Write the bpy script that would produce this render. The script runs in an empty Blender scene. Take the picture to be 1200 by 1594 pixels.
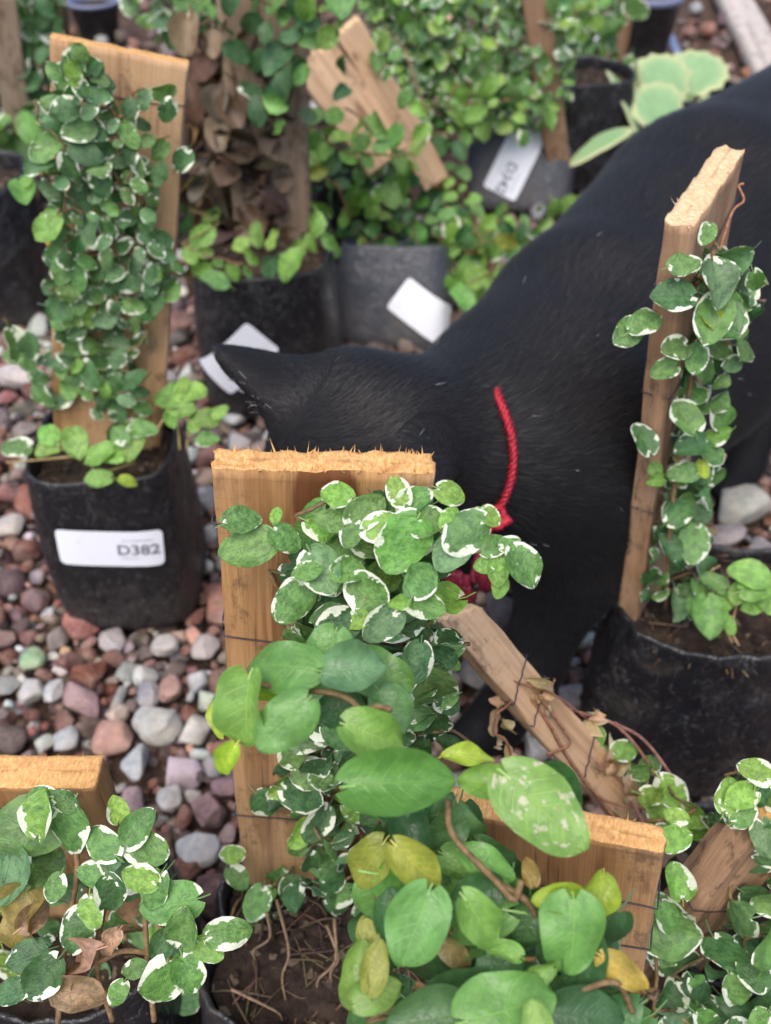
import bpy, bmesh, math, random
import numpy as np
from mathutils import Vector, Matrix, noise as mnoise

random.seed(7)
rng = np.random.default_rng(11)
scene = bpy.context.scene
COL = scene.collection
R = math.radians

# ------------------------------------------------------------------ camera
H_CAM, PITCH, FPX = 0.5, R(42), 1531.0
CP, SP = math.cos(PITCH), math.sin(PITCH)
cam_data = bpy.data.cameras.new('camera')
cam_data.sensor_fit = 'VERTICAL'
cam_data.sensor_height = 24.0
cam_data.lens = FPX / 1594.0 * 24.0
cam_data.clip_start = 0.01
cam_data.clip_end = 200.0
cam_data.dof.use_dof = True
cam_data.dof.focus_distance = 0.285
cam_data.dof.aperture_fstop = 9.5
cam = bpy.data.objects.new('camera', cam_data)
COL.objects.link(cam)
cam.location = (0, 0, H_CAM)
cam.rotation_euler = (math.pi / 2 - PITCH, 0, 0)
scene.camera = cam

# ------------------------------------------------------------------ light: overcast day
SUN_EL, SUN_ROT = R(62), R(200)
world = bpy.data.worlds.new('World')
scene.world = world
world.use_nodes = True
wn = world.node_tree
sky = wn.nodes.new('ShaderNodeTexSky')
sky.sky_type = 'NISHITA'
sky.sun_disc = False
sky.sun_elevation = SUN_EL
sky.sun_rotation = SUN_ROT
sky.air_density = 1.0
sky.dust_density = 4.0
sky.ozone_density = 1.0
wn.links.new(sky.outputs[0], wn.nodes['Background'].inputs[0])
wn.nodes['Background'].inputs[1].default_value = 0.15
sun_data = bpy.data.lights.new('sun', 'SUN')
sun_data.energy = 1.45
sun_data.angle = R(50)
sun_data.color = (1.0, 0.955, 0.88)
sun = bpy.data.objects.new('sun', sun_data)
COL.objects.link(sun)
# direction towards the sun: the sky's azimuth runs clockwise from +Y
sd = Vector((math.sin(SUN_ROT) * math.cos(SUN_EL), math.cos(SUN_ROT) * math.cos(SUN_EL), math.sin(SUN_EL)))
sun.rotation_euler = sd.to_track_quat('Z', 'Y').to_euler()
scene.view_settings.view_transform = 'Standard'
scene.view_settings.look = 'None'
scene.view_settings.exposure = 0.85
scene.view_settings.gamma = 1.0

# ------------------------------------------------------------------ measuring the photograph
CR, CU, CF = np.array([1, 0, 0.]), np.array([0, SP, CP]), np.array([0, CP, -SP])


def ray(px, py):
    return CF + (px - 600) / FPX * CR + (797 - py) / FPX * CU


def W(px, py, t):
    return np.array([0, 0, H_CAM]) + t * ray(px, py)


def atY(px, py, Y):
    d = ray(px, py)
    return W(px, py, Y / d[1])


def atZ(px, py, z):
    d = ray(px, py)
    return W(px, py, (z - H_CAM) / d[2])


def nz(v):
    v = np.asarray(v, float)
    return v / (np.linalg.norm(v) + 1e-12)


# ------------------------------------------------------------------ mesh helpers
def np_mesh(name, V, F, attrs=None, smooth=True):
    """F: list of integer arrays (n,3) or (n,4)."""
    if isinstance(F, np.ndarray):
        F = [F]
    me = bpy.data.meshes.new(name)
    V = np.asarray(V, np.float32)
    me.vertices.add(len(V))
    me.vertices.foreach_set('co', V.ravel())
    F = [f for f in F if len(f)]
    loops = np.concatenate([f.ravel() for f in F]).astype(np.int32)
    sizes = np.concatenate([np.full(len(f), f.shape[1], np.int32) for f in F])
    starts = np.concatenate([[0], np.cumsum(sizes)[:-1]]).astype(np.int32)
    me.loops.add(len(loops))
    me.loops.foreach_set('vertex_index', loops)
    me.polygons.add(len(sizes))
    me.polygons.foreach_set('loop_start', starts)
    me.polygons.foreach_set('loop_total', sizes)
    me.update(calc_edges=True)
    if smooth:
        me.polygons.foreach_set('use_smooth', np.ones(len(sizes), bool))
    for an, (kind, arr) in (attrs or {}).items():
        a = me.attributes.new(an, kind, 'POINT')
        key = 'color' if 'COLOR' in kind else ('vector' if kind == 'FLOAT_VECTOR' else 'value')
        a.data.foreach_set(key, np.asarray(arr, np.float32).ravel())
    me.validate()
    return me


def link(name, me, mats, parent=None, loc=(0, 0, 0)):
    o = bpy.data.objects.new(name, me)
    COL.objects.link(o)
    for m in (mats if isinstance(mats, (list, tuple)) else [mats]):
        me.materials.append(m)
    o.location = loc
    if parent is not None:
        o.parent = parent
    return o


def tag(o, label, cat, group=None):
    o['label'] = label
    o['category'] = cat
    if group:
        o['group'] = group
    return o


def empty(name, loc):
    o = bpy.data.objects.new(name, None)
    COL.objects.link(o)
    o.location = loc
    o.empty_display_size = 0.02
    return o


def structure(o):
    o['kind'] = 'structure'
    return o


class Geo:
    """collects pieces into one mesh"""

    def __init__(self):
        self.V, self.Q, self.T, self.n = [], [], [], 0
        self.tint = []

    def add(self, V, Q=None, T=None, tint=(0, 0, 0, 0)):
        V = np.asarray(V, float)
        self.V.append(V)
        if Q is not None and len(Q):
            self.Q.append(np.asarray(Q) + self.n)
        if T is not None and len(T):
            self.T.append(np.asarray(T) + self.n)
        tt = np.asarray(tint, float)
        self.tint.append(np.broadcast_to(tt, (len(V), 4)) if tt.ndim == 1 else tt)
        self.n += len(V)

    def tube(self, pts, r, seg=6, tint=(0, 0, 0, 0)):
        pts = np.asarray(pts, float)
        n = len(pts)
        r = np.broadcast_to(np.asarray(r, float), (n,))
        tan = np.gradient(pts, axis=0)
        tan /= np.linalg.norm(tan, axis=1, keepdims=True) + 1e-12
        ref = np.array([0.31, 0.17, 0.93])
        if abs(tan[0] @ ref) > 0.9:
            ref = np.array([1, 0.1, 0.])
        a = np.cross(tan, ref)
        a /= np.linalg.norm(a, axis=1, keepdims=True) + 1e-12
        b = np.cross(tan, a)
        th = np.linspace(0, 2 * math.pi, seg, endpoint=False)
        V = pts[:, None] + r[:, None, None] * (np.cos(th)[None, :, None] * a[:, None] + np.sin(th)[None, :, None] * b[:, None])
        V = V.reshape(-1, 3)
        Q = []
        for i in range(n - 1):
            for j in range(seg):
                k = (j + 1) % seg
                Q.append((i * seg + j, i * seg + k, (i + 1) * seg + k, (i + 1) * seg + j))
        T = []
        V = np.vstack([V, pts[0], pts[-1]])
        for j in range(seg):
            k = (j + 1) % seg
            T.append((n * seg, k, j))
            T.append((n * seg + 1, (n - 1) * seg + j, (n - 1) * seg + k))
        self.add(V, Q, T, tint)

    def mesh(self, name, origin=(0, 0, 0), smooth=True):
        V = np.vstack(self.V) - np.asarray(origin, float)
        F = []
        if self.Q:
            F.append(np.vstack(self.Q))
        if self.T:
            F.append(np.vstack(self.T))
        return np_mesh(name, V, F, {'tint': ('FLOAT_COLOR', np.vstack(self.tint))}, smooth)


def curve(pts, n=24):
    """Catmull-Rom through the points"""
    P = np.asarray(pts, float)
    P = np.vstack([2 * P[0] - P[1], P, 2 * P[-1] - P[-2]])
    out = []
    m = len(P) - 3
    for s in np.linspace(0, m - 1e-6, n):
        i = int(s)
        u = s - i
        p0, p1, p2, p3 = P[i:i + 4]
        out.append(0.5 * (2 * p1 + (p2 - p0) * u + (2 * p0 - 5 * p1 + 4 * p2 - p3) * u * u + (3 * p1 - p0 - 3 * p2 + p3) * u ** 3))
    return np.array(out)


# ------------------------------------------------------------------ materials
class NT:
    def __init__(self, name):
        self.m = bpy.data.materials.new(name)
        self.m.use_nodes = True
        self.t = self.m.node_tree
        self.b = self.t.nodes['Principled BSDF']
        self.out = self.t.nodes['Material Output']

    def node(self, typ, ins=None, **props):
        n = self.t.nodes.new(typ)
        for k, v in props.items():
            setattr(n, k, v)
        for k, v in (ins or {}).items():
            self.set(n.inputs[k], v)
        return n

    def set(self, sock, v):
        if isinstance(v, bpy.types.NodeSocket):
            self.t.links.new(v, sock)
        else:
            if sock.type == 'RGBA' and len(v) == 3:
                v = (*v, 1)
            sock.default_value = v

    def math(self, op, a, b=0.0, c=0.0, clamp=False):
        n = self.node('ShaderNodeMath', {0: a, 1: b, 2: c}, operation=op)
        n.use_clamp = clamp
        return n.outputs[0]

    def mix(self, f, a, b, blend='MIX'):
        n = self.node('ShaderNodeMix', data_type='RGBA', blend_type=blend)
        self.set(n.inputs[0], f)
        self.set(n.inputs[6], a)
        self.set(n.inputs[7], b)
        return n.outputs[2]

    def ramp(self, f, lo, hi, a=0.0, b=1.0):
        n = self.node('ShaderNodeMapRange', {0: f, 1: lo, 2: hi, 3: a, 4: b}, interpolation_type='SMOOTHSTEP')
        return n.outputs[0]

    def noise(self, vec, scale, detail=3, rough=0.55, dist=0.0):
        return self.node('ShaderNodeTexNoise', {'Vector': vec, 'Scale': scale, 'Detail': detail, 'Roughness': rough, 'Distortion': dist}).outputs[0]

    def obj(self):
        return self.node('ShaderNodeTexCoord').outputs['Object']

    def vmul(self, v, s):
        return self.node('ShaderNodeVectorMath', {0: v, 1: s}, operation='MULTIPLY').outputs[0]

    def vadd(self, v, s):
        return self.node('ShaderNodeVectorMath', {0: v, 1: s}, operation='ADD').outputs[0]

    def bump(self, h, strength=0.5, dist=0.001, normal=None):
        ins = {'Height': h, 'Strength': strength, 'Distance': dist}
        if normal is not None:
            ins['Normal'] = normal
        return self.node('ShaderNodeBump', ins).outputs[0]

    def attr(self, name):
        return self.node('ShaderNodeAttribute', attribute_name=name)

    def sep(self, v):
        return self.node('ShaderNodeSeparateXYZ', {0: v}).outputs

    def final(self, color=None, rough=None, normal=None, spec=None):
        if color is not None:
            self.set(self.b.inputs['Base Color'], color)
        if rough is not None:
            self.set(self.b.inputs['Roughness'], rough)
        if normal is not None:
            self.set(self.b.inputs['Normal'], normal)
        if spec is not None:
            self.set(self.b.inputs['Specular IOR Level'], spec)
        return self.m


def leaf_material(name, varieg=True, vein=0.3, rough=0.42, mot=1.0):
    n = NT(name)
    luv = n.attr('luv').outputs['Vector']
    at = n.attr('tint')
    tint, m = at.outputs['Color'], at.outputs['Alpha']
    x, y, r = n.sep(luv)
    ax = n.math('ABSOLUTE', x)
    nv = n.vmul(luv, (0.42, 1.0, 37.0))
    mott = n.noise(nv, 5.0, 3, 0.6)
    col = n.mix(n.ramp(mott, 0.38, 0.62), n.mix(1.0, tint, (1 - 0.30 * mot, 1 - 0.27 * mot, 1 - 0.24 * mot), 'MULTIPLY'), n.mix(1.0, tint, (1 + 0.16 * mot, 1 + 0.13 * mot, 1 + 0.16 * mot), 'MULTIPLY'))
    # veins: a midrib and side veins
    mid = n.math('MULTIPLY', n.ramp(ax, 0.0, 0.035, 1.0, 0.0), n.ramp(y, 0.7, 1.0, 1.0, 0.0))
    ph = n.math('SUBTRACT', n.math('MULTIPLY', y, 6.5), n.math('MULTIPLY', ax, 2.0))
    fr = n.math('ABSOLUTE', n.math('SUBTRACT', n.math('FRACT', ph), 0.5))
    side = n.math('MULTIPLY', n.ramp(fr, 0.0, 0.09, 1.0, 0.0), n.ramp(ax, 0.6, 0.95, 1.0, 0.0))
    vv = n.math('MAXIMUM', mid, n.math('MULTIPLY', side, 0.4))
    col = n.mix(n.math('MULTIPLY', vv, vein), col, n.mix(1.0, tint, (2.0, 1.6, 1.7), 'MULTIPLY'))
    if varieg:
        e = n.noise(n.vadd(nv, (5.3, 1.7, 2.2)), 4.0, 2.5, 0.55)
        e2 = n.noise(n.vadd(nv, (1.3, 8.7, 6.2)), 1.5, 1, 0.5)
        s = n.math('ADD', m, n.math('MULTIPLY', n.math('SUBTRACT', e, 0.5), 1.5))
        s = n.math('ADD', s, n.math('MULTIPLY', n.math('SUBTRACT', e2, 0.5), 1.9))
        s = n.math('ADD', s, n.math('MULTIPLY', n.math('SUBTRACT', r, 0.55), 0.22))
        w = n.ramp(s, 1.005, 1.05)
        isv = n.ramp(r, 0.10, 0.101)
        col = n.mix(n.math('MULTIPLY', w, isv), col, (0.70, 0.74, 0.62))
    if not varieg:                                         # one old leaf carries pale scars
        sc = n.noise(n.vadd(n.vmul(luv, (1.0, 2.2, 0.0)), (2.3, 0.4, 0.0)), 3.4, 2, 0.6)
        isc = n.math('MULTIPLY', n.ramp(r, 0.090, 0.091), n.ramp(r, 0.110, 0.109))
        col = n.mix(n.math('MULTIPLY', n.ramp(sc, 0.57, 0.66, 0.0, 0.75), isc), col, (0.52, 0.47, 0.37))
    # small blemishes
    sp = n.noise(n.vadd(nv, (3.1, 4.4, 0.6)), 9.0, 2, 0.5)
    col = n.mix(n.ramp(sp, 0.72, 0.76, 0.0, 0.55), col, (0.30, 0.25, 0.12))
    back = n.node('ShaderNodeNewGeometry').outputs['Backfacing']
    col = n.mix(n.math('MULTIPLY', back, 0.5), col, n.mix(1.0, tint, (1.7, 1.35, 1.9), 'MULTIPLY'))
    puck = n.noise(nv, 11.0, 2, 0.5)
    bh = n.math('ADD', n.math('MULTIPLY', vv, -0.30), n.math('MULTIPLY', puck, 1.0 if varieg else 0.5))
    nor = n.bump(bh, 0.5, 0.0012)
    n.final(col, n.ramp(mott, 0.3, 0.7, rough - 0.05, rough + 0.12), nor, 0.42)
    tr = n.node('ShaderNodeBsdfTranslucent', {'Color': n.mix(1.0, col, (1.25, 1.3, 0.5), 'MULTIPLY'), 'Normal': nor})
    mx = n.node('ShaderNodeMixShader', {0: 0.26, 1: n.b.outputs[0], 2: tr.outputs[0]})
    n.t.links.new(mx.outputs[0], n.out.inputs[0])
    return n.m


def wood_material(name, light, mid, dark, stain=0.4, grain=1.0, scars=0.0, spots=()):
    n = NT(name)
    co = n.obj()
    rnd = n.node('ShaderNodeObjectInfo').outputs['Random']
    off = n.node('ShaderNodeCombineXYZ', {0: n.math('MULTIPLY', rnd, 3.0), 1: 0.0, 2: n.math('MULTIPLY', rnd, 7.0)}).outputs[0]
    v = n.vadd(co, off)
    wob = n.noise(n.vmul(v, (30, 30, 6)), 1.0, 2)
    vs = n.vadd(n.vmul(v, (260 * grain, 260 * grain, 7)), n.node('ShaderNodeCombineXYZ', {0: n.math('MULTIPLY', wob, 4.0)}).outputs[0])
    g1 = n.noise(vs, 0.42, 4, 0.6)
    g2 = n.noise(n.vmul(v, (1500, 1500, 30)), 1.0, 3, 0.7)
    broad = n.noise(n.vmul(v, (55, 55, 14)), 1.0, 3, 0.6)
    c = n.mix(n.ramp(g1, 0.30, 0.70), mid, light)
    c = n.mix(n.ramp(g1, 0.34, 0.44, 0.75, 0.0), c, dark)
    c = n.mix(n.ramp(broad, 0.48, 0.66, 0.0, stain), c, n.mix(0.6, dark, mid))
    blot = n.noise(n.vmul(v, (38, 38, 22)), 1.0, 4, 0.65)
    c = n.mix(n.ramp(blot, 0.60, 0.66, 0.0, stain), c, dark)
    c = n.mix(n.ramp(n.noise(n.vmul(v, (20, 20, 9)), 1.0, 2), 0.35, 0.65, 0.35, 0.0), c, n.mix(0.5, light, (0.5, 0.42, 0.34)))
    c = n.mix(n.ramp(g2, 0.3, 0.7, 0.0, 0.32), c, dark)
    if scars:
        k = n.noise(n.vmul(v, (160, 160, 60)), 1.0, 4, 0.7)
        c = n.mix(n.ramp(k, 0.53, 0.60, 0.0, scars), c, (0.05, 0.035, 0.02))
    xyz = n.sep(co)
    for sx, sz, rx, rz, stg in spots:                      # water stains on the board
        dx = n.math('DIVIDE', n.math('SUBTRACT', n.math('ADD', xyz[0], n.math('MULTIPLY', n.math('SUBTRACT', wob, 0.5), 0.012)), sx), rx)
        dz = n.math('DIVIDE', n.math('SUBTRACT', n.math('ADD', xyz[2], n.math('MULTIPLY', n.math('SUBTRACT', broad, 0.5), 0.02)), sz), rz)
        q = n.math('ADD', n.math('MULTIPLY', dx, dx), n.math('MULTIPLY', dz, dz))
        q = n.math('ADD', q, n.math('MULTIPLY', n.math('SUBTRACT', g1, 0.5), 0.9))
        c = n.mix(n.ramp(q, 0.75, 1.15, stg, 0.0), c, (0.10, 0.032, 0.010))
    # pores and dirt in fine dark streaks
    kn = n.node('ShaderNodeTexVoronoi', {'Vector': n.vmul(v, (30, 30, 11)), 'Scale': 1.0}).outputs['Distance']
    c = n.mix(n.ramp(kn, 0.05, 0.13, 0.75, 0.0), c, n.mix(0.4, dark, (0.03, 0.015, 0.008)))
    saw = n.noise(n.vmul(v, (26, 26, 900)), 1.0, 2, 0.6)
    c = n.mix(n.ramp(saw, 0.55, 0.75, 0.0, 0.22), c, dark)
    dirt = n.noise(n.vmul(v, (75, 75, 40)), 1.0, 5, 0.75)
    c = n.mix(n.ramp(dirt, 0.53, 0.68, 0.0, 0.7), c, (0.09, 0.060, 0.036))
    d = n.noise(n.vmul(v, (700, 700, 24)), 1.0, 2, 0.5)
    c = n.mix(n.ramp(d, 0.66, 0.72, 0.0, 0.5), c, (0.05, 0.03, 0.015))
    h = n.math('ADD', n.math('MULTIPLY', g1, 0.7), g2)
    return n.final(c, 0.78, n.bump(h, 0.5, 0.0006), 0.25)


def end_material(name, a, b):
    n = NT(name)
    co = n.obj()
    g = n.noise(n.vmul(co, (1100, 500, 500)), 1.0, 4, 0.7)
    g2 = n.noise(n.vmul(co, (90, 220, 90)), 1.0, 3, 0.6)
    c = n.mix(n.ramp(g, 0.3, 0.7), b, a)
    c = n.mix(n.ramp(g2, 0.5, 0.7, 0.0, 0.6), c, b)
    y = n.sep(co)[1]
    ln = n.math('ABSOLUTE', n.math('ADD', y, n.math('MULTIPLY', n.math('SUBTRACT', g2, 0.5), 0.004)))
    c = n.mix(n.math('MULTIPLY', n.ramp(ln, 0.0, 0.0008, 0.45, 0.0), n.ramp(g2, 0.42, 0.6)), c, (0.16, 0.08, 0.035))
    return n.final(c, 0.85, n.bump(g, 0.5, 0.0007), 0.2)


def plastic_material(name, base=(0.010, 0.010, 0.0125), rough=0.25, dust=0.35, crease=0.7):
    n = NT(name)
    co = n.obj()
    big = n.noise(n.vmul(co, (22, 22, 34)), 1.0, 3, 0.55, 0.6)
    fine = n.noise(co, 260.0, 4, 0.65)
    cr = n.noise(n.vmul(co, (60, 60, 38)), 1.0, 4, 0.6, 1.6)
    ridge = n.math('ABSOLUTE', n.math('SUBTRACT', cr, 0.5))
    d1 = n.noise(co, 34.0, 5, 0.68, 0.4)
    d2 = n.noise(co, 420.0, 2, 0.6)
    z = n.sep(co)[2]
    low = n.ramp(z, 0.0, 0.06, 0.25, 0.0)
    df = n.math('MULTIPLY', n.ramp(n.math('ADD', d1, low), 0.52, 0.74), dust)
    df = n.math('MULTIPLY', df, n.ramp(d2, 0.3, 0.62, 0.35, 1.0))
    c = n.mix(df, base, (0.13, 0.105, 0.085))
    c = n.mix(n.math('MULTIPLY', n.ramp(ridge, 0.0, 0.02, 0.30, 0.0), n.ramp(d2, 0.4, 0.6)), c, (0.22, 0.22, 0.24))
    h = n.math('ADD', n.math('MULTIPLY', big, 1.6), n.math('MULTIPLY', n.ramp(ridge, 0.0, 0.09), crease))
    fold = n.noise(n.vmul(co, (95, 95, 30)), 1.0, 2, 0.5, 2.2)
    fr_ = n.ramp(n.math('ABSOLUTE', n.math('SUBTRACT', fold, 0.5)), 0.0, 0.05)
    h = n.math('ADD', h, n.math('MULTIPLY', fr_, 0.25))
    nor = n.bump(h, 0.30, 0.0032)
    nor = n.bump(fine, 0.03, 0.0003, nor)
    return n.final(c, n.math('ADD', n.ramp(d1, 0.3, 0.7, rough, rough + 0.2), n.math('MULTIPLY', df, 0.5)), nor, 0.5)


def soil_material(name, a=(0.020, 0.013, 0.010), b=(0.052, 0.036, 0.027)):
    n = NT(name)
    co = n.obj()
    g = n.noise(co, 130.0, 6, 0.72)
    g2 = n.noise(co, 24.0, 3, 0.6)
    s = n.node('ShaderNodeTexVoronoi', {'Vector': co, 'Scale': 260.0}).outputs['Color']
    sp = n.sep(s)[0]
    c = n.mix(n.ramp(g, 0.35, 0.68), a, b)
    c = n.mix(n.ramp(g2, 0.5, 0.75, 0.0, 0.5), c, (0.11, 0.075, 0.052))
    c = n.mix(n.ramp(sp, 0.93, 0.96, 0.0, 0.6), c, (0.24, 0.18, 0.13))
    return n.final(c, 0.92, n.bump(n.math('ADD', g, n.math('MULTIPLY', sp, 0.4)), 1.0, 0.004), 0.2)


def stone_material(name):
    n = NT(name)
    at = n.attr('tint')
    tint, por = at.outputs['Color'], at.outputs['Alpha']
    co = n.node('ShaderNodeTexCoord').outputs['Object']
    g = n.noise(co, 210.0, 5, 0.7)
    g2 = n.noise(co, 70.0, 3, 0.6)
    vo = n.node('ShaderNodeTexVoronoi', {'Vector': co, 'Scale': 620.0}).outputs['Distance']
    pit = n.math('MULTIPLY', n.ramp(vo, 0.12, 0.34, 1.0, 0.0), por)
    c = n.mix(n.ramp(g2, 0.35, 0.65), n.mix(1.0, tint, (0.74, 0.74, 0.78), 'MULTIPLY'), n.mix(1.0, tint, (1.16, 1.13, 1.1), 'MULTIPLY'))
    c = n.mix(n.ramp(g, 0.30, 0.46, 0.35, 0.0), c, n.mix(1.0, tint, (0.45, 0.40, 0.38), 'MULTIPLY'))
    vein = n.math('ABSOLUTE', n.math('SUBTRACT', n.noise(co, 46.0, 3, 0.5, 1.0), 0.5))
    c = n.mix(n.math('MULTIPLY', n.ramp(vein, 0.0, 0.012, 0.45, 0.0), n.math('SUBTRACT', 1.0, por)), c, (0.42, 0.30, 0.20))
    du = n.noise(co, 55.0, 5, 0.7)
    c = n.mix(n.ramp(du, 0.42, 0.68, 0.0, 0.42), c, (0.27, 0.225, 0.20))
    c = n.mix(n.math('MULTIPLY', pit, 0.75), c, n.mix(1.0, tint, (0.28, 0.25, 0.25), 'MULTIPLY'))
    h = n.math('SUBTRACT', n.math('ADD', g, n.math('MULTIPLY', g2, 0.6)), n.math('MULTIPLY', pit, 1.2))
    return n.final(c, n.math('ADD', 0.72, n.math('MULTIPLY', por, 0.2)), n.bump(h, 0.7, 0.0022), 0.25)


def plain_material(name, col, rough=0.6, nscale=200.0, var=0.25, bump=0.3, spec=0.4):
    n = NT(name)
    co = n.obj()
    g = n.noise(co, nscale, 4, 0.6)
    c = n.mix(n.ramp(g, 0.3, 0.7), tuple(v * (1 - var) for v in col), tuple(min(1, v * (1 + var)) for v in col))
    return n.final(c, rough, n.bump(g, bump, 0.0006), spec)


def tint_material(name, rough=0.8, nscale=300.0, transl=0.0):
    """colour from the piece itself, mottled"""
    n = NT(name)
    at = n.attr('tint')
    co = n.obj()
    g = n.noise(co, nscale, 4, 0.65)
    c = n.mix(n.ramp(g, 0.3, 0.7), n.mix(1.0, at.outputs['Color'], (0.6, 0.58, 0.55), 'MULTIPLY'), n.mix(1.0, at.outputs['Color'], (1.25, 1.22, 1.2), 'MULTIPLY'))
    return n.final(c, rough, n.bump(g, 0.4, 0.0008), 0.25)


M_VAR = leaf_material('variegated_leaf', True, 0.16, 0.44)
M_BIG = leaf_material('broad_leaf', False, 0.75, 0.34, 0.55)
M_STEM = tint_material('stem', 0.8, 500)
M_DRY = tint_material('dry_leaf', 0.85, 350)
M_WOOD_ORANGE = wood_material('sawn_pine', (0.50, 0.285, 0.125), (0.36, 0.185, 0.072), (0.13, 0.057, 0.022), 0.7)
M_WOOD_STAINED = wood_material('stained_pine', (0.50, 0.285, 0.125), (0.36, 0.185, 0.072), (0.13, 0.057, 0.022), 0.6, spots=((0.001, 0.256, 0.0095, 0.020, 0.9), (0.012, 0.075, 0.012, 0.045, 0.7), (-0.012, 0.20, 0.003, 0.035, 0.5), (0.016, 0.235, 0.004, 0.012, 0.5), (-0.022, 0.12, 0.005, 0.05, 0.35)))
M_WOOD_PALE = wood_material('pale_pine', (0.56, 0.38, 0.24), (0.46, 0.29, 0.17), (0.22, 0.125, 0.065), 0.3)
M_WOOD_PINK = wood_material('rough_pine', (0.44, 0.265, 0.155), (0.33, 0.185, 0.10), (0.15, 0.075, 0.038), 0.35)
M_WOOD_TAN = wood_material('tan_pine', (0.52, 0.33, 0.175), (0.42, 0.235, 0.11), (0.19, 0.092, 0.038), 0.6)
M_WOOD_GREY = wood_material('weathered_pine', (0.34, 0.255, 0.18), (0.25, 0.175, 0.115), (0.10, 0.066, 0.042), 0.5)
M_WOOD_BARK = wood_material('barky_pine', (0.42, 0.26, 0.16), (0.28, 0.165, 0.10), (0.11, 0.062, 0.036), 0.6, 1.0, 0.55)
M_END_ORANGE = end_material('sawn_end', (0.66, 0.40, 0.17), (0.42, 0.21, 0.075))
M_END_PALE = end_material('pale_sawn_end', (0.66, 0.50, 0.32), (0.44, 0.29, 0.16))
M_BAG = plastic_material('black_plastic', dust=0.20)
M_BAG_DUSTY = plastic_material('dusty_black_plastic', (0.011, 0.011, 0.014), 0.27, 0.36, 0.6)
M_BAG_SKY_SHEEN = plastic_material('sky_sheen_plastic', (0.050, 0.056, 0.072), 0.25, 0.35, 0.8)  # black plastic with the sky's bluish reflection painted into its base colour
M_SOIL = soil_material('potting_soil')
M_GROUND = soil_material('bare_soil', (0.045, 0.028, 0.021), (0.105, 0.066, 0.050))
M_STONE = stone_material('stone')
M_WIRE = plain_material('dark_wire', (0.035, 0.03, 0.04), 0.55, 400, 0.3, 0.1)
n = NT('paper_sticker')
co = n.obj()
g = n.noise(co, 70.0, 5, 0.7)
g2 = n.noise(co, 30.0, 2, 0.5)
M_STICKER = n.final(n.mix(n.ramp(g, 0.55, 0.75, 0.0, 0.35), (0.74, 0.77, 0.85), (0.48, 0.44, 0.42)), 0.45, n.bump(g2, 0.25, 0.002), 0.4)
M_INK = plain_material('black_ink', (0.17, 0.17, 0.21), 0.6, 900, 0.6, 0.0)
M_FAINT = plain_material('faint_ink', (0.52, 0.54, 0.60), 0.6, 300, 0.15, 0.0)
# ------------------------------------------------------------------ leaves
def leaf_template(nx, ny):
    js = (1 - np.cos(np.pi * np.arange(ny + 1) / ny)) / 2
    js = np.clip(js, 0.004, 0.996)
    xs = np.linspace(-1, 1, nx + 1)
    X, Y = np.meshgrid(xs, js)
    X, Y = X.ravel(), Y.ravel()
    F = []
    w = nx + 1
    for j in range(ny):
        for i in range(nx):
            a = j * w + i
            F.append((a, a + 1, a + w + 1, a + w))
    n = len(X)
    # leaf stalk: three pairs of points behind the blade
    k = n
    for a in range(2):
        F.append((k + 2 * a, k + 2 * a + 1, k + 2 * a + 3, k + 2 * a + 2))
    return X, Y, np.array(F)


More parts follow.
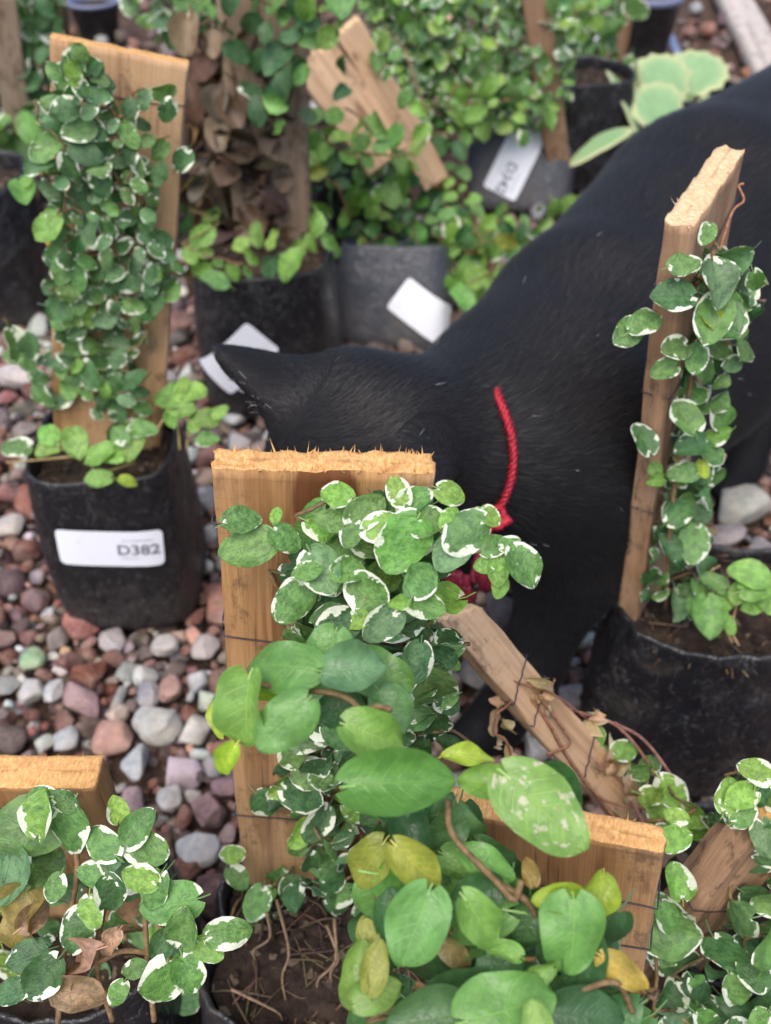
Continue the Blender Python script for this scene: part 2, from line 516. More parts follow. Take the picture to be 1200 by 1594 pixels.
class Leaves:
    def __init__(self):
        self.p = []

    def add(self, base, d, nrm, L, wr=0.42, tint=(0.07, 0.19, 0.055), var=True, cup=0.25, bend=-0.2, wave=0.05, cord=0.12, tip=0.0, pet=0.35, point=0.74, scar=False):
        d = nz(d)
        nrm = np.asarray(nrm, float)
        nrm = nz(nrm - d * (nrm @ d))
        rn = rng.random()
        rnd = 0.12 + 0.88 * rn if var else 0.05 * rn
        rnd = 0.1 if scar else rnd
        self.p.append((*base, *d, *nrm, L, wr, *tint, rnd, cup, bend, wave, cord, rng.random() * 6.28, rng.random() * 6.28, pet, point))

    def mesh(self, name, origin, nx=6, ny=8):
        P = np.array(self.p)
        X, Y, F = leaf_template(nx, ny)
        N = len(P)
        B, D, Nn = P[:, 0:3], P[:, 3:6], P[:, 6:9]
        L, wr = P[:, 9:10], P[:, 10:11]
        tint = P[:, 11:14]
        rnd, cup, bend, wave, cord, p1, p2, pet, point = [P[:, i:i + 1] for i in range(14, 23)]
        S = np.cross(D, Nn)
        y = Y[None]
        xn = X[None]
        hw = np.clip(1 - np.abs(2 * np.clip(y, 0, 1) ** point - 1) ** 2.0, 0, 1) ** 0.58
        edge = 1 + 0.04 * np.sin(7 * y + p1) * np.sign(xn + 1e-9) + 0.012 * np.sin(23 * y + p2)
        xx = xn * hw * wr * edge
        yy = y - cord * np.abs(xn) * (1 - y) ** 4
        zz = cup * xx ** 2 / wr + bend * y ** 2 + wave * np.sin(8 * y + p1 + 1.5 * np.sign(xn + 1e-9)) * xn ** 2 + 0.02 * np.sin(3 * xn + p2)
        zz = zz + 0.05 * np.abs(xn) * np.sin(p1 * 3)
        m = np.maximum(np.abs(xn), np.abs(2 * y - 1) ** 2.2) + 0 * xx
        # stalk
        sy = np.array([0.02, 0.02, -0.5, -0.5, -1.0, -1.0])[None]
        sx = np.array([-1, 1, -1, 1, -1, 1.])[None]
        sX = sx * 0.014 + 0 * L
        sY = np.where(sy > 0, sy, sy * pet)
        sZ = np.where(sy > 0, 0.0, -(sy ** 2) * pet * 0.55)
        xx = np.hstack([xx, sX])
        yy = np.hstack([yy + 0 * xx[:, :yy.shape[1]], sY + 0 * sX])
        zz = np.hstack([zz, sZ + 0 * sX])
        V = B[:, None] + L[:, :, None] * (xx[:, :, None] * S[:, None] + yy[:, :, None] * D[:, None] + zz[:, :, None] * Nn[:, None])
        V = V - np.asarray(origin)[None, None]
        nv = V.shape[1]
        Fa = (F[None] + (np.arange(N) * nv)[:, None, None]).reshape(-1, 4)
        luv = np.zeros((N, nv, 3))
        luv[:, :len(X), 0] = xn
        luv[:, :len(X), 1] = y
        luv[:, :, 2] = rnd
        tc = np.zeros((N, nv, 4))
        tc[:, :, :3] = tint[:, None]
        tc[:, :len(X), 3] = m
        return np_mesh(name, V.reshape(-1, 3), Fa, {'luv': ('FLOAT_VECTOR', luv.reshape(-1, 3)), 'tint': ('FLOAT_COLOR', tc.reshape(-1, 4))})


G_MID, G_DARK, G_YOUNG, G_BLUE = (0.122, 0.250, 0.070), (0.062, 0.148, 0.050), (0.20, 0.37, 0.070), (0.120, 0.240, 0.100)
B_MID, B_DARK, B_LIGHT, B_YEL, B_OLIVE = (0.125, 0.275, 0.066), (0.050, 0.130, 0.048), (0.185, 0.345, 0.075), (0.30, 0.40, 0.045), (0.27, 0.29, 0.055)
BROWN, TAN, YELLOWED = (0.24, 0.14, 0.06), (0.46, 0.32, 0.19), (0.42, 0.27, 0.05)


def jit(c, a=0.18):
    k = 1 + (rng.random() - 0.5) * 2 * a
    return tuple(max(0.005, v * k * (1 + (rng.random() - 0.5) * a)) for v in c)


def pick(pal):
    ws = np.array([w for _, w in pal], float)
    return jit(pal[rng.choice(len(pal), p=ws / ws.sum())][0])


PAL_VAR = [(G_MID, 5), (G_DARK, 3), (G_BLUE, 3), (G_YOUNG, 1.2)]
PAL_OLD = [(G_DARK, 5), (G_MID, 2), (B_DARK, 2)]  # darker greens of the older, inner leaves
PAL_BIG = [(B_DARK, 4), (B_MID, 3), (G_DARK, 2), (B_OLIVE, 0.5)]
PAL_FRESH = [(B_LIGHT, 4), (G_YOUNG, 3), (B_MID, 3), (B_YEL, 0.4), (G_MID, 2)]
PAL_DEAD = [(BROWN, 4), (TAN, 3), ((0.12, 0.075, 0.04), 4), ((0.20, 0.16, 0.13), 2)]


def in_poly(poly, pts):
    poly = np.asarray(poly, float)
    x, y = pts[:, 0], pts[:, 1]
    ins = np.zeros(len(pts), bool)
    n = len(poly)
    for i in range(n):
        x0, y0 = poly[i]
        x1, y1 = poly[(i + 1) % n]
        c = (y0 > y) != (y1 > y)
        with np.errstate(divide='ignore', invalid='ignore'):
            xi = (x1 - x0) * (y - y0) / (y1 - y0 + 1e-12) + x0
        ins ^= c & (x < xi)
    return ins


def scatter(poly, spacing):
    poly = np.asarray(poly, float)
    lo, hi = poly.min(0), poly.max(0)
    area = np.prod(hi - lo)
    C = lo + rng.random((int(area / spacing ** 2 * 14) + 20, 2)) * (hi - lo)
    C = C[in_poly(poly, C)]
    keep = []
    cell = {}
    for p in C:
        k = (int(p[0] // spacing), int(p[1] // spacing))
        ok = True
        for a in (-1, 0, 1):
            for b in (-1, 0, 1):
                for q in cell.get((k[0] + a, k[1] + b), ()):
                    if (q[0] - p[0]) ** 2 + (q[1] - p[1]) ** 2 < spacing ** 2:
                        ok = False
        if ok:
            cell.setdefault(k, []).append(p)
            keep.append(p)
    return np.array(keep) if keep else np.zeros((0, 2))


def cover(lv, poly, spacing, place, size, out=(0, -1, 0.35), pal=PAL_VAR, var=0.85, depth=(0.0, 0.012), wr=(0.36, 0.46), spread=0.55, down=0.6, bend=-0.15, cup=0.3, pet=0.35):
    """leaves over a patch of a climbing stem; place(px,py) gives the point on the support"""
    out = nz(out)
    bases = []
    for px, py in scatter(poly, spacing):
        b = place(px, py)
        o = out + rng.normal(0, spread * 0.55, 3)
        o = nz(o)
        b = b + out * (depth[0] + (depth[1] - depth[0]) * rng.random())
        side = nz(np.cross(out, (0, 0, 1)))
        d = np.array([0, 0, -1.]) * down + side * rng.normal(0, 0.75) + rng.normal(0, 0.25, 3)
        L = (size[0] + size[1]) / 2 * float(np.clip(rng.lognormal(-0.03, 0.27), 0.45, 1.55))
        dd = nz(d - o * (d @ o))
        lv.add(b - dd * L * 0.45, dd, o, L, wr[0] + (wr[1] - wr[0]) * rng.random(), pick(pal), rng.random() < var,
               cup * rng.normal(0.9, 0.9), bend * rng.normal(1.0, 1.2), 0.04 + 0.08 * rng.random(), 0.1 + 0.12 * rng.random(), pet=pet, point=rng.uniform(0.66, 0.9))
        bases.append(b - dd * L * (0.45 + pet) - o * 0.15 * L)
    return bases


def leaf_at(lv, px, py, t, len_px, ang, tint, var=True, tx=0.0, ty=0.25, wr=0.43, bend=-0.12, cup=0.22, pet=0.3, wave=0.04, **kw):
    """one leaf centred on a measured spot; ang = where its tip points in the picture, degrees anticlockwise from right"""
    L = len_px * t / FPX
    a = R(ang)
    d = math.cos(a) * CR + math.sin(a) * CU
    n = nz(-CF + tx * CR + ty * CU)
    d = nz(d - n * (d @ n))
    if len_px > 90:
        pet = min(pet, 0.14)
    c = W(px, py, t)
    lv.add(c - d * L * 0.5, d, n, L, wr * rng.uniform(0.88, 1.06), jit(tint, 0.16), var, cup + rng.normal(0, 0.28), bend + rng.normal(0, 0.12), wave + 0.05 * rng.random(), 0.18, pet=pet, **kw)
    return c - d * L * (0.5 + pet)


def stems_from(geo, pts, r=0.0006, tint=(0.16, 0.11, 0.055, 1), maxd=0.05, sag=0.003):
    P = np.array(pts)
    if len(P) < 2:
        return
    P = P[np.argsort(P[:, 2])]
    for i in range(1, len(P)):
        dd = np.linalg.norm(P[:i] - P[i], axis=1)
        j = int(np.argmin(dd))
        if dd[j] < maxd:
            mid = (P[i] + P[j]) / 2 + rng.normal(0, sag * 0.5, 3)
            k = 1 + rng.normal(0, 0.15)
            geo.tube(curve([P[j], mid, P[i]], 5), r * k, 5, jit(tint[:3], 0.25) + (1,))


def plant(kind, label, cat, group, origin, lv, stems, mat, lod=(6, 8)):
    root = empty(kind, origin)
    tag(root, label, cat, group)
    link('foliage', lv.mesh('foliage', origin, *lod), mat, root)
    if stems is not None and stems.n:
        link('stem', stems.mesh('stem', origin), M_STEM, root)
    return root


# ------------------------------------------------------------------ wooden stakes
def stake(label, base, top, width, thick, wdir, mats, extra=0.04, wob=0.0007, rough=0.0003, splinters=60, ragged=0.0012, wires=(), slope=0.0, group='wooden stakes of the plants', cat='wooden stake', name='wooden_stake', splint_h=0.0022):
    base, top = np.asarray(base, float), np.asarray(top, float)
    z = nz(top - base)
    x = nz(np.asarray(wdir, float) - z * (np.asarray(wdir, float) @ z))
    y = np.cross(z, x)
    Lv = np.linalg.norm(top - base)
    L = Lv + extra
    M = Matrix(((x[0], y[0], z[0], 0), (x[1], y[1], z[1], 0), (x[2], y[2], z[2], 0), (0, 0, 0, 1)))
    org = base - z * extra
    seed = rng.random(3) * 50
    nw, nt, nh = 16, 5, 70
    hw, ht = width / 2, thick / 2
    bev = min(0.0009, ht * 0.3)
    xs = np.concatenate([[-hw, -hw + bev], np.linspace(-hw + bev, hw - bev, nw)[1:-1], [hw - bev, hw]])
    ys = np.concatenate([[-ht, -ht + bev], np.linspace(-ht + bev, ht - bev, nt)[1:-1], [ht - bev, ht]])
    nxn, nyn = len(xs), len(ys)
    per = [(i, 0) for i in range(nxn)] + [(nxn - 1, j) for j in range(1, nyn)] + [(i, nyn - 1) for i in range(nxn - 2, -1, -1)] + [(0, j) for j in range(nyn - 2, 0, -1)]

    def pos(i, j, h):
        px, py = xs[i], ys[j]
        if i in (0, nxn - 1) and j in (0, nyn - 1):       # rounded arris
            px *= 1 - bev * 0.35 / hw
            py *= 1 - bev * 0.35 / ht
        s = Vector((px * 18 + seed[0], py * 18 + seed[1], h * 22 + seed[2]))
        e = Vector((np.sign(px) * 3 + seed[0], np.sign(py) * 2 + seed[1], h * 16 + seed[2]))
        ex = mnoise.noise(e) * wob * 2 + mnoise.noise(e * 5) * wob * 0.7
        fr = mnoise.noise(Vector((px * 240, py * 240, h * 30)) + Vector(seed)) * rough
        wx = px + (ex if abs(px) > hw * 0.8 else 0) + mnoise.noise(Vector((1, 2, h * 9 + seed[2]))) * wob
        wy = py + np.sign(py) * fr + mnoise.noise(s * 0.6) * wob * 0.6
        top_z = L + slope * px / hw + (mnoise.noise(Vector((px * 260, py * 260, seed[0]))) + 0.6 * mnoise.noise(Vector((px * 900, py * 900, seed[1])))) * ragged
        k = h / L
        return (wx, wy, h + (top_z - L) * (k ** 14))
    V, Q = [], []
    for h in np.linspace(0, L, nh + 1):
        for i, j in per:
            V.append(pos(i, j, h))
    n = len(per)
    for a in range(nh):
        for b in range(n):
            c = (b + 1) % n
            Q.append((a * n + b, a * n + c, (a + 1) * n + c, (a + 1) * n + b))
    nside = len(Q)
    idx = {}
    for b, (i, j) in enumerate(per):
        idx[(i, j)] = nh * n + b
    for i in range(1, nxn - 1):
        for j in range(1, nyn - 1):
            idx[(i, j)] = len(V)
            p = pos(i, j, L)
            V.append((p[0], p[1], p[2] + abs(rng.normal(0, ragged * 0.3))))
    for i in range(nxn - 1):
        for j in range(nyn - 1):
            Q.append((idx[(i, j)], idx[(i + 1, j)], idx[(i + 1, j + 1)], idx[(i, j + 1)]))
    T = []
    for _ in range(splinters):                            # torn fibres left by the saw
        if rng.random() < 0.7:
            bx = rng.uniform(-hw, hw)
            by = rng.choice([-1, 1]) * ht * rng.uniform(0.75, 1.0)
        else:
            bx, by = rng.uniform(-hw, hw), rng.uniform(-ht, ht)
        bz = L + slope * bx / hw - 0.0006
        hgt = min(splint_h * rng.exponential(0.42), splint_h * 1.3) + 0.0003
        w = rng.uniform(0.00015, 0.0005)
        lean = rng.normal(0, 0.45, 2) * hgt + np.array([0, np.sign(by) * 0.25 * hgt])
        k = len(V)
        ang = rng.random() * 6.28
        for q in range(3):
            V.append((bx + w * math.cos(ang + q * 2.094), by + w * math.sin(ang + q * 2.094), bz))
        V.append((bx + lean[0], by + lean[1], bz + hgt))
        T += [(k, k + 1, k + 3), (k + 1, k + 2, k + 3), (k + 2, k, k + 3)]
    me = np_mesh(name, V, [np.array(Q)] + ([np.array(T)] if T else []))
    mi = np.zeros(len(me.polygons), np.int32)
    mi[nside:] = 1
    o = link(name, me, mats)
    me.polygons.foreach_set('material_index', mi)
    o.matrix_world = Matrix.Translation(Vector(org)) @ M
    tag(o, label, cat, group)
    for hgt, sag, tilt in wires:                          # thin binding wire round the board
        g = Geo()
        pts = []
        e = 0.0007
        for (ax, ay) in [(-hw - e, 0), (-hw - e, -ht - e), (-hw * 0.3, -ht - e), (hw * 0.35, -ht - e), (hw + e, -ht - e), (hw + e, ht + e), (0, ht + e), (-hw - e, ht + e), (-hw - e, 0)]:
            pts.append((ax, ay, extra + hgt + tilt * ax / hw - sag * (1 - (ax / hw) ** 2)))
        P = []
        for a in range(len(pts) - 1):
            for u in np.linspace(0, 1, 6)[:-1]:
                P.append(np.array(pts[a]) * (1 - u) + np.array(pts[a + 1]) * u + (0, 0, rng.normal(0, 0.00025)))
        g.tube(np.array(P), 0.00028, 5)
        link('wire', g.mesh('wire'), M_WIRE, o)
    return o


# ------------------------------------------------------------------ grow bags
def bag(label, c, a, b, h, mat=None, yaw=0.0, tilt=(0, 0), sticker=None, soil=True, crumple=1.0, exp=3.3, soil_drop=0.014, dent=0.0, z0=0.0, lean=0.0, debris=60):
    mat = mat or M_BAG
    seed = rng.random(3) * 40

    def P(th, z):
        ct, st = math.cos(th), math.sin(th)
        r = (abs(ct / a) ** exp + abs(st / b) ** exp) ** (-1 / exp)
        k = z / h
        prof = 0.95 + 0.07 * math.sin(math.pi * min(max(k, 0), 1)) - 0.035 * k
        if z < 0.014:
            u = max(0, z) / 0.014
            prof *= 0.86 + 0.14 * math.sqrt(max(0, 1 - (1 - u) ** 2))
        v = Vector((ct * 2.0, st * 2.0, z * 22)) + Vector(seed)
        dr = mnoise.noise(v) * 0.0045 + mnoise.noise(v * 2.3) * 0.0024
        rid = 1 - abs(mnoise.noise(Vector((ct * 3.1, st * 3.1, z * 30)) + Vector(seed) * 1.7)) * 2
        dr += 0.0028 * max(0, rid) ** 3 + 0.0009 * mnoise.noise(v * 7)
        dr *= crumple * 0.55
        if sticker:
            dr *= 0.15 if st < -0.3 else 1.0
        rr = r * prof + dr - dent * max(0, -st) * k
        return Vector((ct * rr + lean * k, st * rr, z + 0.003 * crumple * k * mnoise.noise(Vector((ct * 1.6, st * 1.6, 3)) + Vector(seed))))
    nth, nzv = 120, 40
    V, Q = [], []
    for i in range(nzv + 1):
        for j in range(nth):
            V.append(P(j / nth * 2 * math.pi, h * i / nzv))
    rows = nzv + 1
    rimw = []
    for j in range(nth):
        th = j / nth * 2 * math.pi
        p = P(th, h)
        rimw.append(p)
    for s, (inn, dz) in enumerate([(0.0008, 0.0012), (0.0022, 0.0010), (0.0030, -0.002), (0.0034, -0.010), (0.004, -0.026)]):
        for j in range(nth):
            p = rimw[j]
            q = Vector((p.x - lean, p.y, 0))
            q = q * (1 - inn / max(q.length, 1e-5)) + Vector((lean, 0, 0))
            V.append(Vector((q.x, q.y, p.z + dz)))
        rows += 1
    for i in range(rows - 1):
        for j in range(nth):
            k = (j + 1) % nth
            Q.append((i * nth + j, i * nth + k, (i + 1) * nth + k, (i + 1) * nth + j))
    V = [tuple(v) for v in V]
    ci = len(V)
    V.append((0, 0, 0.001))
    T = [(ci, (j + 1) % nth, j) for j in range(nth)]
    me = np_mesh('grow_bag', V, [np.array(Q), np.array(T)])
    o = link('grow_bag', me, mat)
    o.location = (c[0], c[1], z0)
    o.rotation_euler = (tilt[0], tilt[1], yaw)
    tag(o, label, 'grow bag', 'black grow bags of the plants')
    if soil:
        g = Geo()
        nr, nt2 = 22, 60
        SV, SQ = [], []
        for i in range(nr + 1):
            f = i / nr
            for j in range(nt2):
                th = j / nt2 * 2 * math.pi
                p = P(th, h)
                q = Vector((p.x - lean, p.y, 0))
                q = q * max(0.0, 1 - 0.0042 / q.length) * max(f, 0.01) + Vector((lean, 0, 0))
                zz = h - soil_drop + 0.006 * (1 - f) + mnoise.fractal(Vector((q.x * 70, q.y * 70, seed[0])), 0.8, 2.2, 5) * 0.004
                SV.append((q.x, q.y, zz))
        for i in range(nr):
            for j in range(nt2):
                k = (j + 1) % nt2
                SQ.append((i * nt2 + j, i * nt2 + k, (i + 1) * nt2 + k, (i + 1) * nt2 + j))
        g.add(SV, SQ)
        for _ in range(debris):                            # clods, chips and roots
            f, th = math.sqrt(rng.random()) * 0.9, rng.random() * 6.28
            p = P(th, h)
            q = np.array([(p.x - lean) * f + lean, p.y * f, h - soil_drop + 0.005 * (1 - f)])
            if rng.random() < 0.55:
                s = rng.uniform(0.0012, 0.0042)
                tv, tf = ROCKS[rng.integers(len(ROCKS))]
                g.add(tv[0] * s * np.array([1, 0.8, 0.7]) + q, T=tf)
            else:
                l = rng.uniform(0.008, 0.03)
                d = nz(rng.normal(0, 1, 3) * (1, 1, 0.25))
                pp = curve([q - d * l / 2, q + rng.normal(0, 0.0015, 3) + (0, 0, 0.002), q + d * l / 2], 7)
                g.tube(pp, rng.uniform(0.0002, 0.0006), 4, jit((0.11, 0.075, 0.05), 0.4) + (1,))
        sm = g.mesh('soil')
        so = link('soil', sm, [M_SOIL, M_STEM], o)
        # roots keep their own colour
        tc = np.zeros(len(sm.vertices) * 4, np.float32)
        sm.attributes['tint'].data.foreach_get('color', tc)
        tc = tc.reshape(-1, 4)[:, 0]
        lv0 = np.zeros(len(sm.polygons), np.int32)
        sm.polygons.foreach_get('loop_start', lv0)
        li = np.zeros(len(sm.loops), np.int32)
        sm.loops.foreach_get('vertex_index', li)
        sm.polygons.foreach_set('material_index', (tc[li[lv0]] > 0.01).astype(np.int32))
    if sticker:
        th0, zc, rot, w, hh, text = sticker

        def S(u, v, off):
            ca, sa = math.cos(rot), math.sin(rot)
            du, dv = u * ca - v * sa, u * sa + v * ca
            z = min(max(zc + dv, 0.002), h)
            k = z / h
            pf = 0.95 + 0.07 * math.sin(math.pi * k) - 0.035 * k

            def q(x):
                return -b * pf * (max(0.0, 1 - min(1, abs(x / (a * pf))) ** exp)) ** (1 / exp)
            x = max(-0.985 * a * pf, min(0.985 * a * pf, th0 + du))
            sl = (q(x + 5e-4) - q(x - 5e-4)) / 1e-3
            nn = nz((sl, -1, 0))
            return np.array((x + lean * k, q(x), z)) + nn * (off + 0.0012)
        nu, nv = 26, 14
        rad = 0.0035
        SV, SQ = [], []
        for i in range(nu + 1):
            for j in range(nv + 1):
                u, v = (i / nu - 0.5) * w, (j / nv - 0.5) * hh
                cx, cy = w / 2 - rad, hh / 2 - rad
                if abs(u) > cx and abs(v) > cy:           # rounded corners
                    ex, ey = abs(u) - cx, abs(v) - cy
                    l = math.hypot(ex, ey)
                    mx = max(ex, ey)
                    if l > 1e-9:
                        u = math.copysign(cx + ex * mx / l, u)
                        v = math.copysign(cy + ey * mx / l, v)
                SV.append(S(u, v, 0.0011))
        m = nv + 1
        for i in range(nu):
            for j in range(nv):
                SQ.append((i * m + j, (i + 1) * m + j, (i + 1) * m + j + 1, i * m + j + 1))
        st = link('sticker', np_mesh('sticker', SV, np.array(SQ)), M_STICKER, o)
        if text:
            cu = bpy.data.curves.new('lettering', 'FONT')
            cu.body = text
            cu.size = hh * 0.40
            cu.align_x = 'CENTER'
            cu.align_y = 'CENTER'
            cu.offset = hh * 0.008
            cu.resolution_u = 3
            tmp = bpy.data.objects.new('lettering', cu)
            COL.objects.link(tmp)
            dg = bpy.context.evaluated_depsgraph_get()
            tme = bpy.data.meshes.new_from_object(tmp.evaluated_get(dg))
            bpy.data.objects.remove(tmp)
            for v in tme.vertices:
                v.co = Vector(S(v.co.x + w * 0.27, v.co.y - hh * 0.02, 0.0015))
            link('lettering', tme, M_INK, st)
            g = Geo()
            for (x0, x1, yy, th_) in [(w * 0.12, w * 0.42, hh * 0.26, hh * 0.05), (w * 0.10, w * 0.27, -hh * 0.25, hh * 0.035)]:
                LV, LQ = [], []
                for q in range(9):
                    u = x0 + (x1 - x0) * q / 8
                    LV += [S(u, yy - th_ / 2, 0.0014), S(u, yy + th_ / 2, 0.0014)]
                for q in range(8):
                    LQ.append((2 * q, 2 * q + 2, 2 * q + 3, 2 * q + 1))
                g.add(LV, LQ)
            link('faint_print', g.mesh('faint_print'), M_FAINT, st)
    return o


# ------------------------------------------------------------------ stones
def rock_template(sub, seed, sharp):
    bm = bmesh.new()
    bmesh.ops.create_icosphere(bm, subdivisions=sub, radius=1.0)
    off = Vector((seed * 3.7, seed * 1.3, seed * 2.1))
    r2 = random.Random(seed)
    planes = [(Vector((r2.gauss(0, 1), r2.gauss(0, 1), r2.gauss(0, 1))).normalized(), r2.uniform(0.50, 0.82)) for _ in range(int(6 + 8 * sharp))]
    for v in bm.verts:
        p = v.co.copy()
        for nrm, dist in planes:                           # broken faces
            k = p.dot(nrm)
            if k > dist:
                p -= nrm * (k - dist) * (0.72 + 0.28 * sharp)
        q = p + off
        p *= 1 + 0.14 * mnoise.noise(q * 1.1) + 0.07 * sharp * mnoise.noise(q * 2.7) + 0.035 * sharp * mnoise.noise(q * 6)
        v.co = p
    V = np.array([v.co[:] for v in bm.verts])
    bm.faces.ensure_lookup_table()
    F = np.array([[v.index for v in f.verts] for f in bm.faces])
    bm.free()
    V -= V.mean(0)
    V /= np.abs(V).max()
    return V, F


ROCKS = []
for k in range(9):
    Vr, Fr = rock_template(2, k + 1, 0.9)
    ROCKS.append(((Vr,), Fr))
ROCK_HI = [rock_template(4, 30 + k, [0.25, 0.6, 0.95][k % 3]) for k in range(12)]
ROCK_MID = [rock_template(3, 60 + k, [0.3, 0.7, 1.0][k % 3]) for k in range(15)]
ROCK_LO = [rock_template(2, 90 + k, [0.3, 0.7, 1.0][k % 3]) for k in range(10)]


def rand_rot(flat=1.0):
    a = rng.random() * 6.28
    q = np.array([[math.cos(a), -math.sin(a), 0], [math.sin(a), math.cos(a), 0], [0, 0, 1]])
    b, c = rng.normal(0, 0.35, 2) * flat
    rx = np.array([[1, 0, 0], [0, math.cos(b), -math.sin(b)], [0, math.sin(b), math.cos(b)]])
    ry = np.array([[math.cos(c), 0, math.sin(c)], [0, 1, 0], [-math.sin(c), 0, math.cos(c)]])
    return q @ rx @ ry
# ------------------------------------------------------------------ ground and gravel
def warp(u):
    return np.sinh(u * 5.2) / np.sinh(5.2) * 40.0


gu = np.linspace(-1, 1, 241)
gx, gy = np.meshgrid(warp(gu), warp(gu) + 0.6)
gz = np.array([mnoise.fractal(Vector((x * 9, y * 9, 0.3)), 1, 2, 5) * 0.006 if abs(x) < 3 and abs(y) < 4 else 0.0 for x, y in zip(gx.ravel(), gy.ravel())]) - 0.010
GV = np.stack([gx.ravel(), gy.ravel(), gz], 1)
ii = np.arange(240)[:, None] * 241 + np.arange(240)[None]
GF = np.stack([ii, ii + 1, ii + 242, ii + 241], -1).reshape(-1, 4)
structure(link('ground', np_mesh('ground', GV, GF), M_GROUND))

S_WHITE, S_GREY, S_PINK, S_RED, S_DARK, S_MAUVE = (0.42, 0.42, 0.41), (0.26, 0.26, 0.275), (0.35, 0.225, 0.19), (0.185, 0.092, 0.070), (0.105, 0.080, 0.075), (0.225, 0.175, 0.155)
PEBBLES = [
    (50, 1025, 40, 38, (0.24, 0.38, 0.22), 'pale green pebble among red gravel in front of the bag with the straight sticker', 0.1),
    (50, 1075, 40, 44, S_WHITE, 'left one of two white pebbles side by side below the pale green pebble', 0.1),
    (84, 1075, 32, 42, (0.40, 0.42, 0.43), 'right one of two white pebbles side by side below the pale green pebble', 0.1),
    (177, 1147, 64, 54, (0.40, 0.235, 0.19), 'flat pinkish tan pebble above the cut top of the bottom left stake', 0.1),
    (244, 1127, 74, 58, (0.42, 0.43, 0.40), 'large chalky pebble left of the front stake beside the flat pinkish one', 0.1),
    (102, 1150, 40, 44, (0.36, 0.38, 0.39), 'pale grey pebble left of the flat pinkish tan pebble', 0.1),
    (212, 1187, 44, 66, (0.34, 0.37, 0.39), 'long pale grey pebble standing below the large chalky pebble', 0.1),
    (262, 1242, 40, 44, (0.42, 0.42, 0.41), 'upright white pebble above the purple angular stone', 0.1),
    (308, 1322, 68, 58, (0.44, 0.44, 0.44), 'large white pebble right beside the lower edge of the front stake', 0.1),
    (326, 1264, 58, 54, (0.22, 0.135, 0.14), 'angular purplish stone above the large white pebble', 0.5),
    (292, 1352, 46, 40, (0.19, 0.085, 0.06), 'rusty red stone just below the large white pebble', 0.7),
    (345, 1398, 96, 84, (0.115, 0.060, 0.055), 'big smooth glossy maroon stone at the foot of the front stake', 0.15),
    (256, 1003, 44, 38, (0.37, 0.36, 0.35), 'pale grey angular pebble at the right front corner of the bag with the straight sticker', 0.2),
    (320, 1008, 42, 46, (0.38, 0.35, 0.34), 'pale pebble touching the left edge of the front stake', 0.2),
    (137, 1048, 50, 46, (0.17, 0.062, 0.042), 'round rusty red lava stone between the pair of white pebbles and the bag', 0.9),
    (232, 1080, 34, 48, (0.25, 0.255, 0.28), 'bluish grey pebble above the large chalky pebble', 0.2),
    (264, 1070, 36, 50, (0.33, 0.20, 0.175), 'rose coloured wedge shaped stone above the large chalky pebble', 0.3),
    (1155, 786, 92, 72, (0.43, 0.43, 0.37), 'large cream stone with a rusty stain behind the right hand bag', 0.1),
    (372, 690, 38, 38, (0.40, 0.39, 0.38), 'light grey round pebble right under the ear of the cat', 0.1),
    (25, 585, 64, 42, (0.46, 0.43, 0.42), 'white pebble at the left picture edge below the far black bag', 0.1),
    (690, 1112, 56, 54, (0.40, 0.40, 0.40), 'white pebble between the front stake and the forepaw of the cat', 0.1),
    (742, 1046, 54, 60, (0.27, 0.27, 0.29), 'grey pebble left of the foreleg of the cat above the slanting stick', 0.2),
    (834, 1168, 48, 46, (0.41, 0.42, 0.43), 'white pebble under the slanting stick beside the forepaw', 0.1),
    (1130, 832, 70, 40, (0.32, 0.29, 0.29), 'dull mauve pebble against the back rim of the right hand bag', 0.2),
    (14, 818, 46, 44, (0.42, 0.39, 0.36), 'cream pebble at the left picture edge beside the bag with the straight sticker', 0.1),
    (945, 975, 40, 60, (0.42, 0.43, 0.47), 'white pebble wedged between the foreleg and the right hand bag', 0.1),
    (905, 1085, 70, 44, (0.27, 0.28, 0.31), 'slate grey pebble in front of the right hand bag above the dry vine', 0.2),
]
taken = []                                                 # x, y, radius
for k, (px, py, wp, hp, colr, lab, por) in enumerate(PEBBLES):
    c = atZ(px, py, 0.008)
    t = c[1] / ray(px, py)[1]
    rx, rz = wp * t / FPX / 2 * 1.06, hp * t / FPX / 2 * 1.06
    Vk, Fk = ROCK_HI[[0, 3, 6, 9, 1, 4, 7, 10][k % 8] if por < 0.3 else [1, 2, 5, 8][k % 4]]
    a = rng.random() * 6.28
    rot = np.array([[math.cos(a), -math.sin(a), 0], [math.sin(a), math.cos(a), 0], [0, 0, 1]])
    ext = np.abs(Vk @ rot.T).max(0)
    V = (Vk @ rot.T) / ext * np.array([rx, rz * 1.05, min(rx, rz) * 0.85])
    zc = 0.007
    tc = np.tile(np.array([*colr, por]), (len(V), 1))
    o = link('pebble', np_mesh('pebble', V, Fk, {'tint': ('FLOAT_COLOR', tc)}), M_STONE)
    o.location = (c[0], c[1], zc)
    tag(o, lab, 'pebble', 'single pebbles standing out of the gravel')
    taken.append((c[0], c[1], max(rx, rz)))


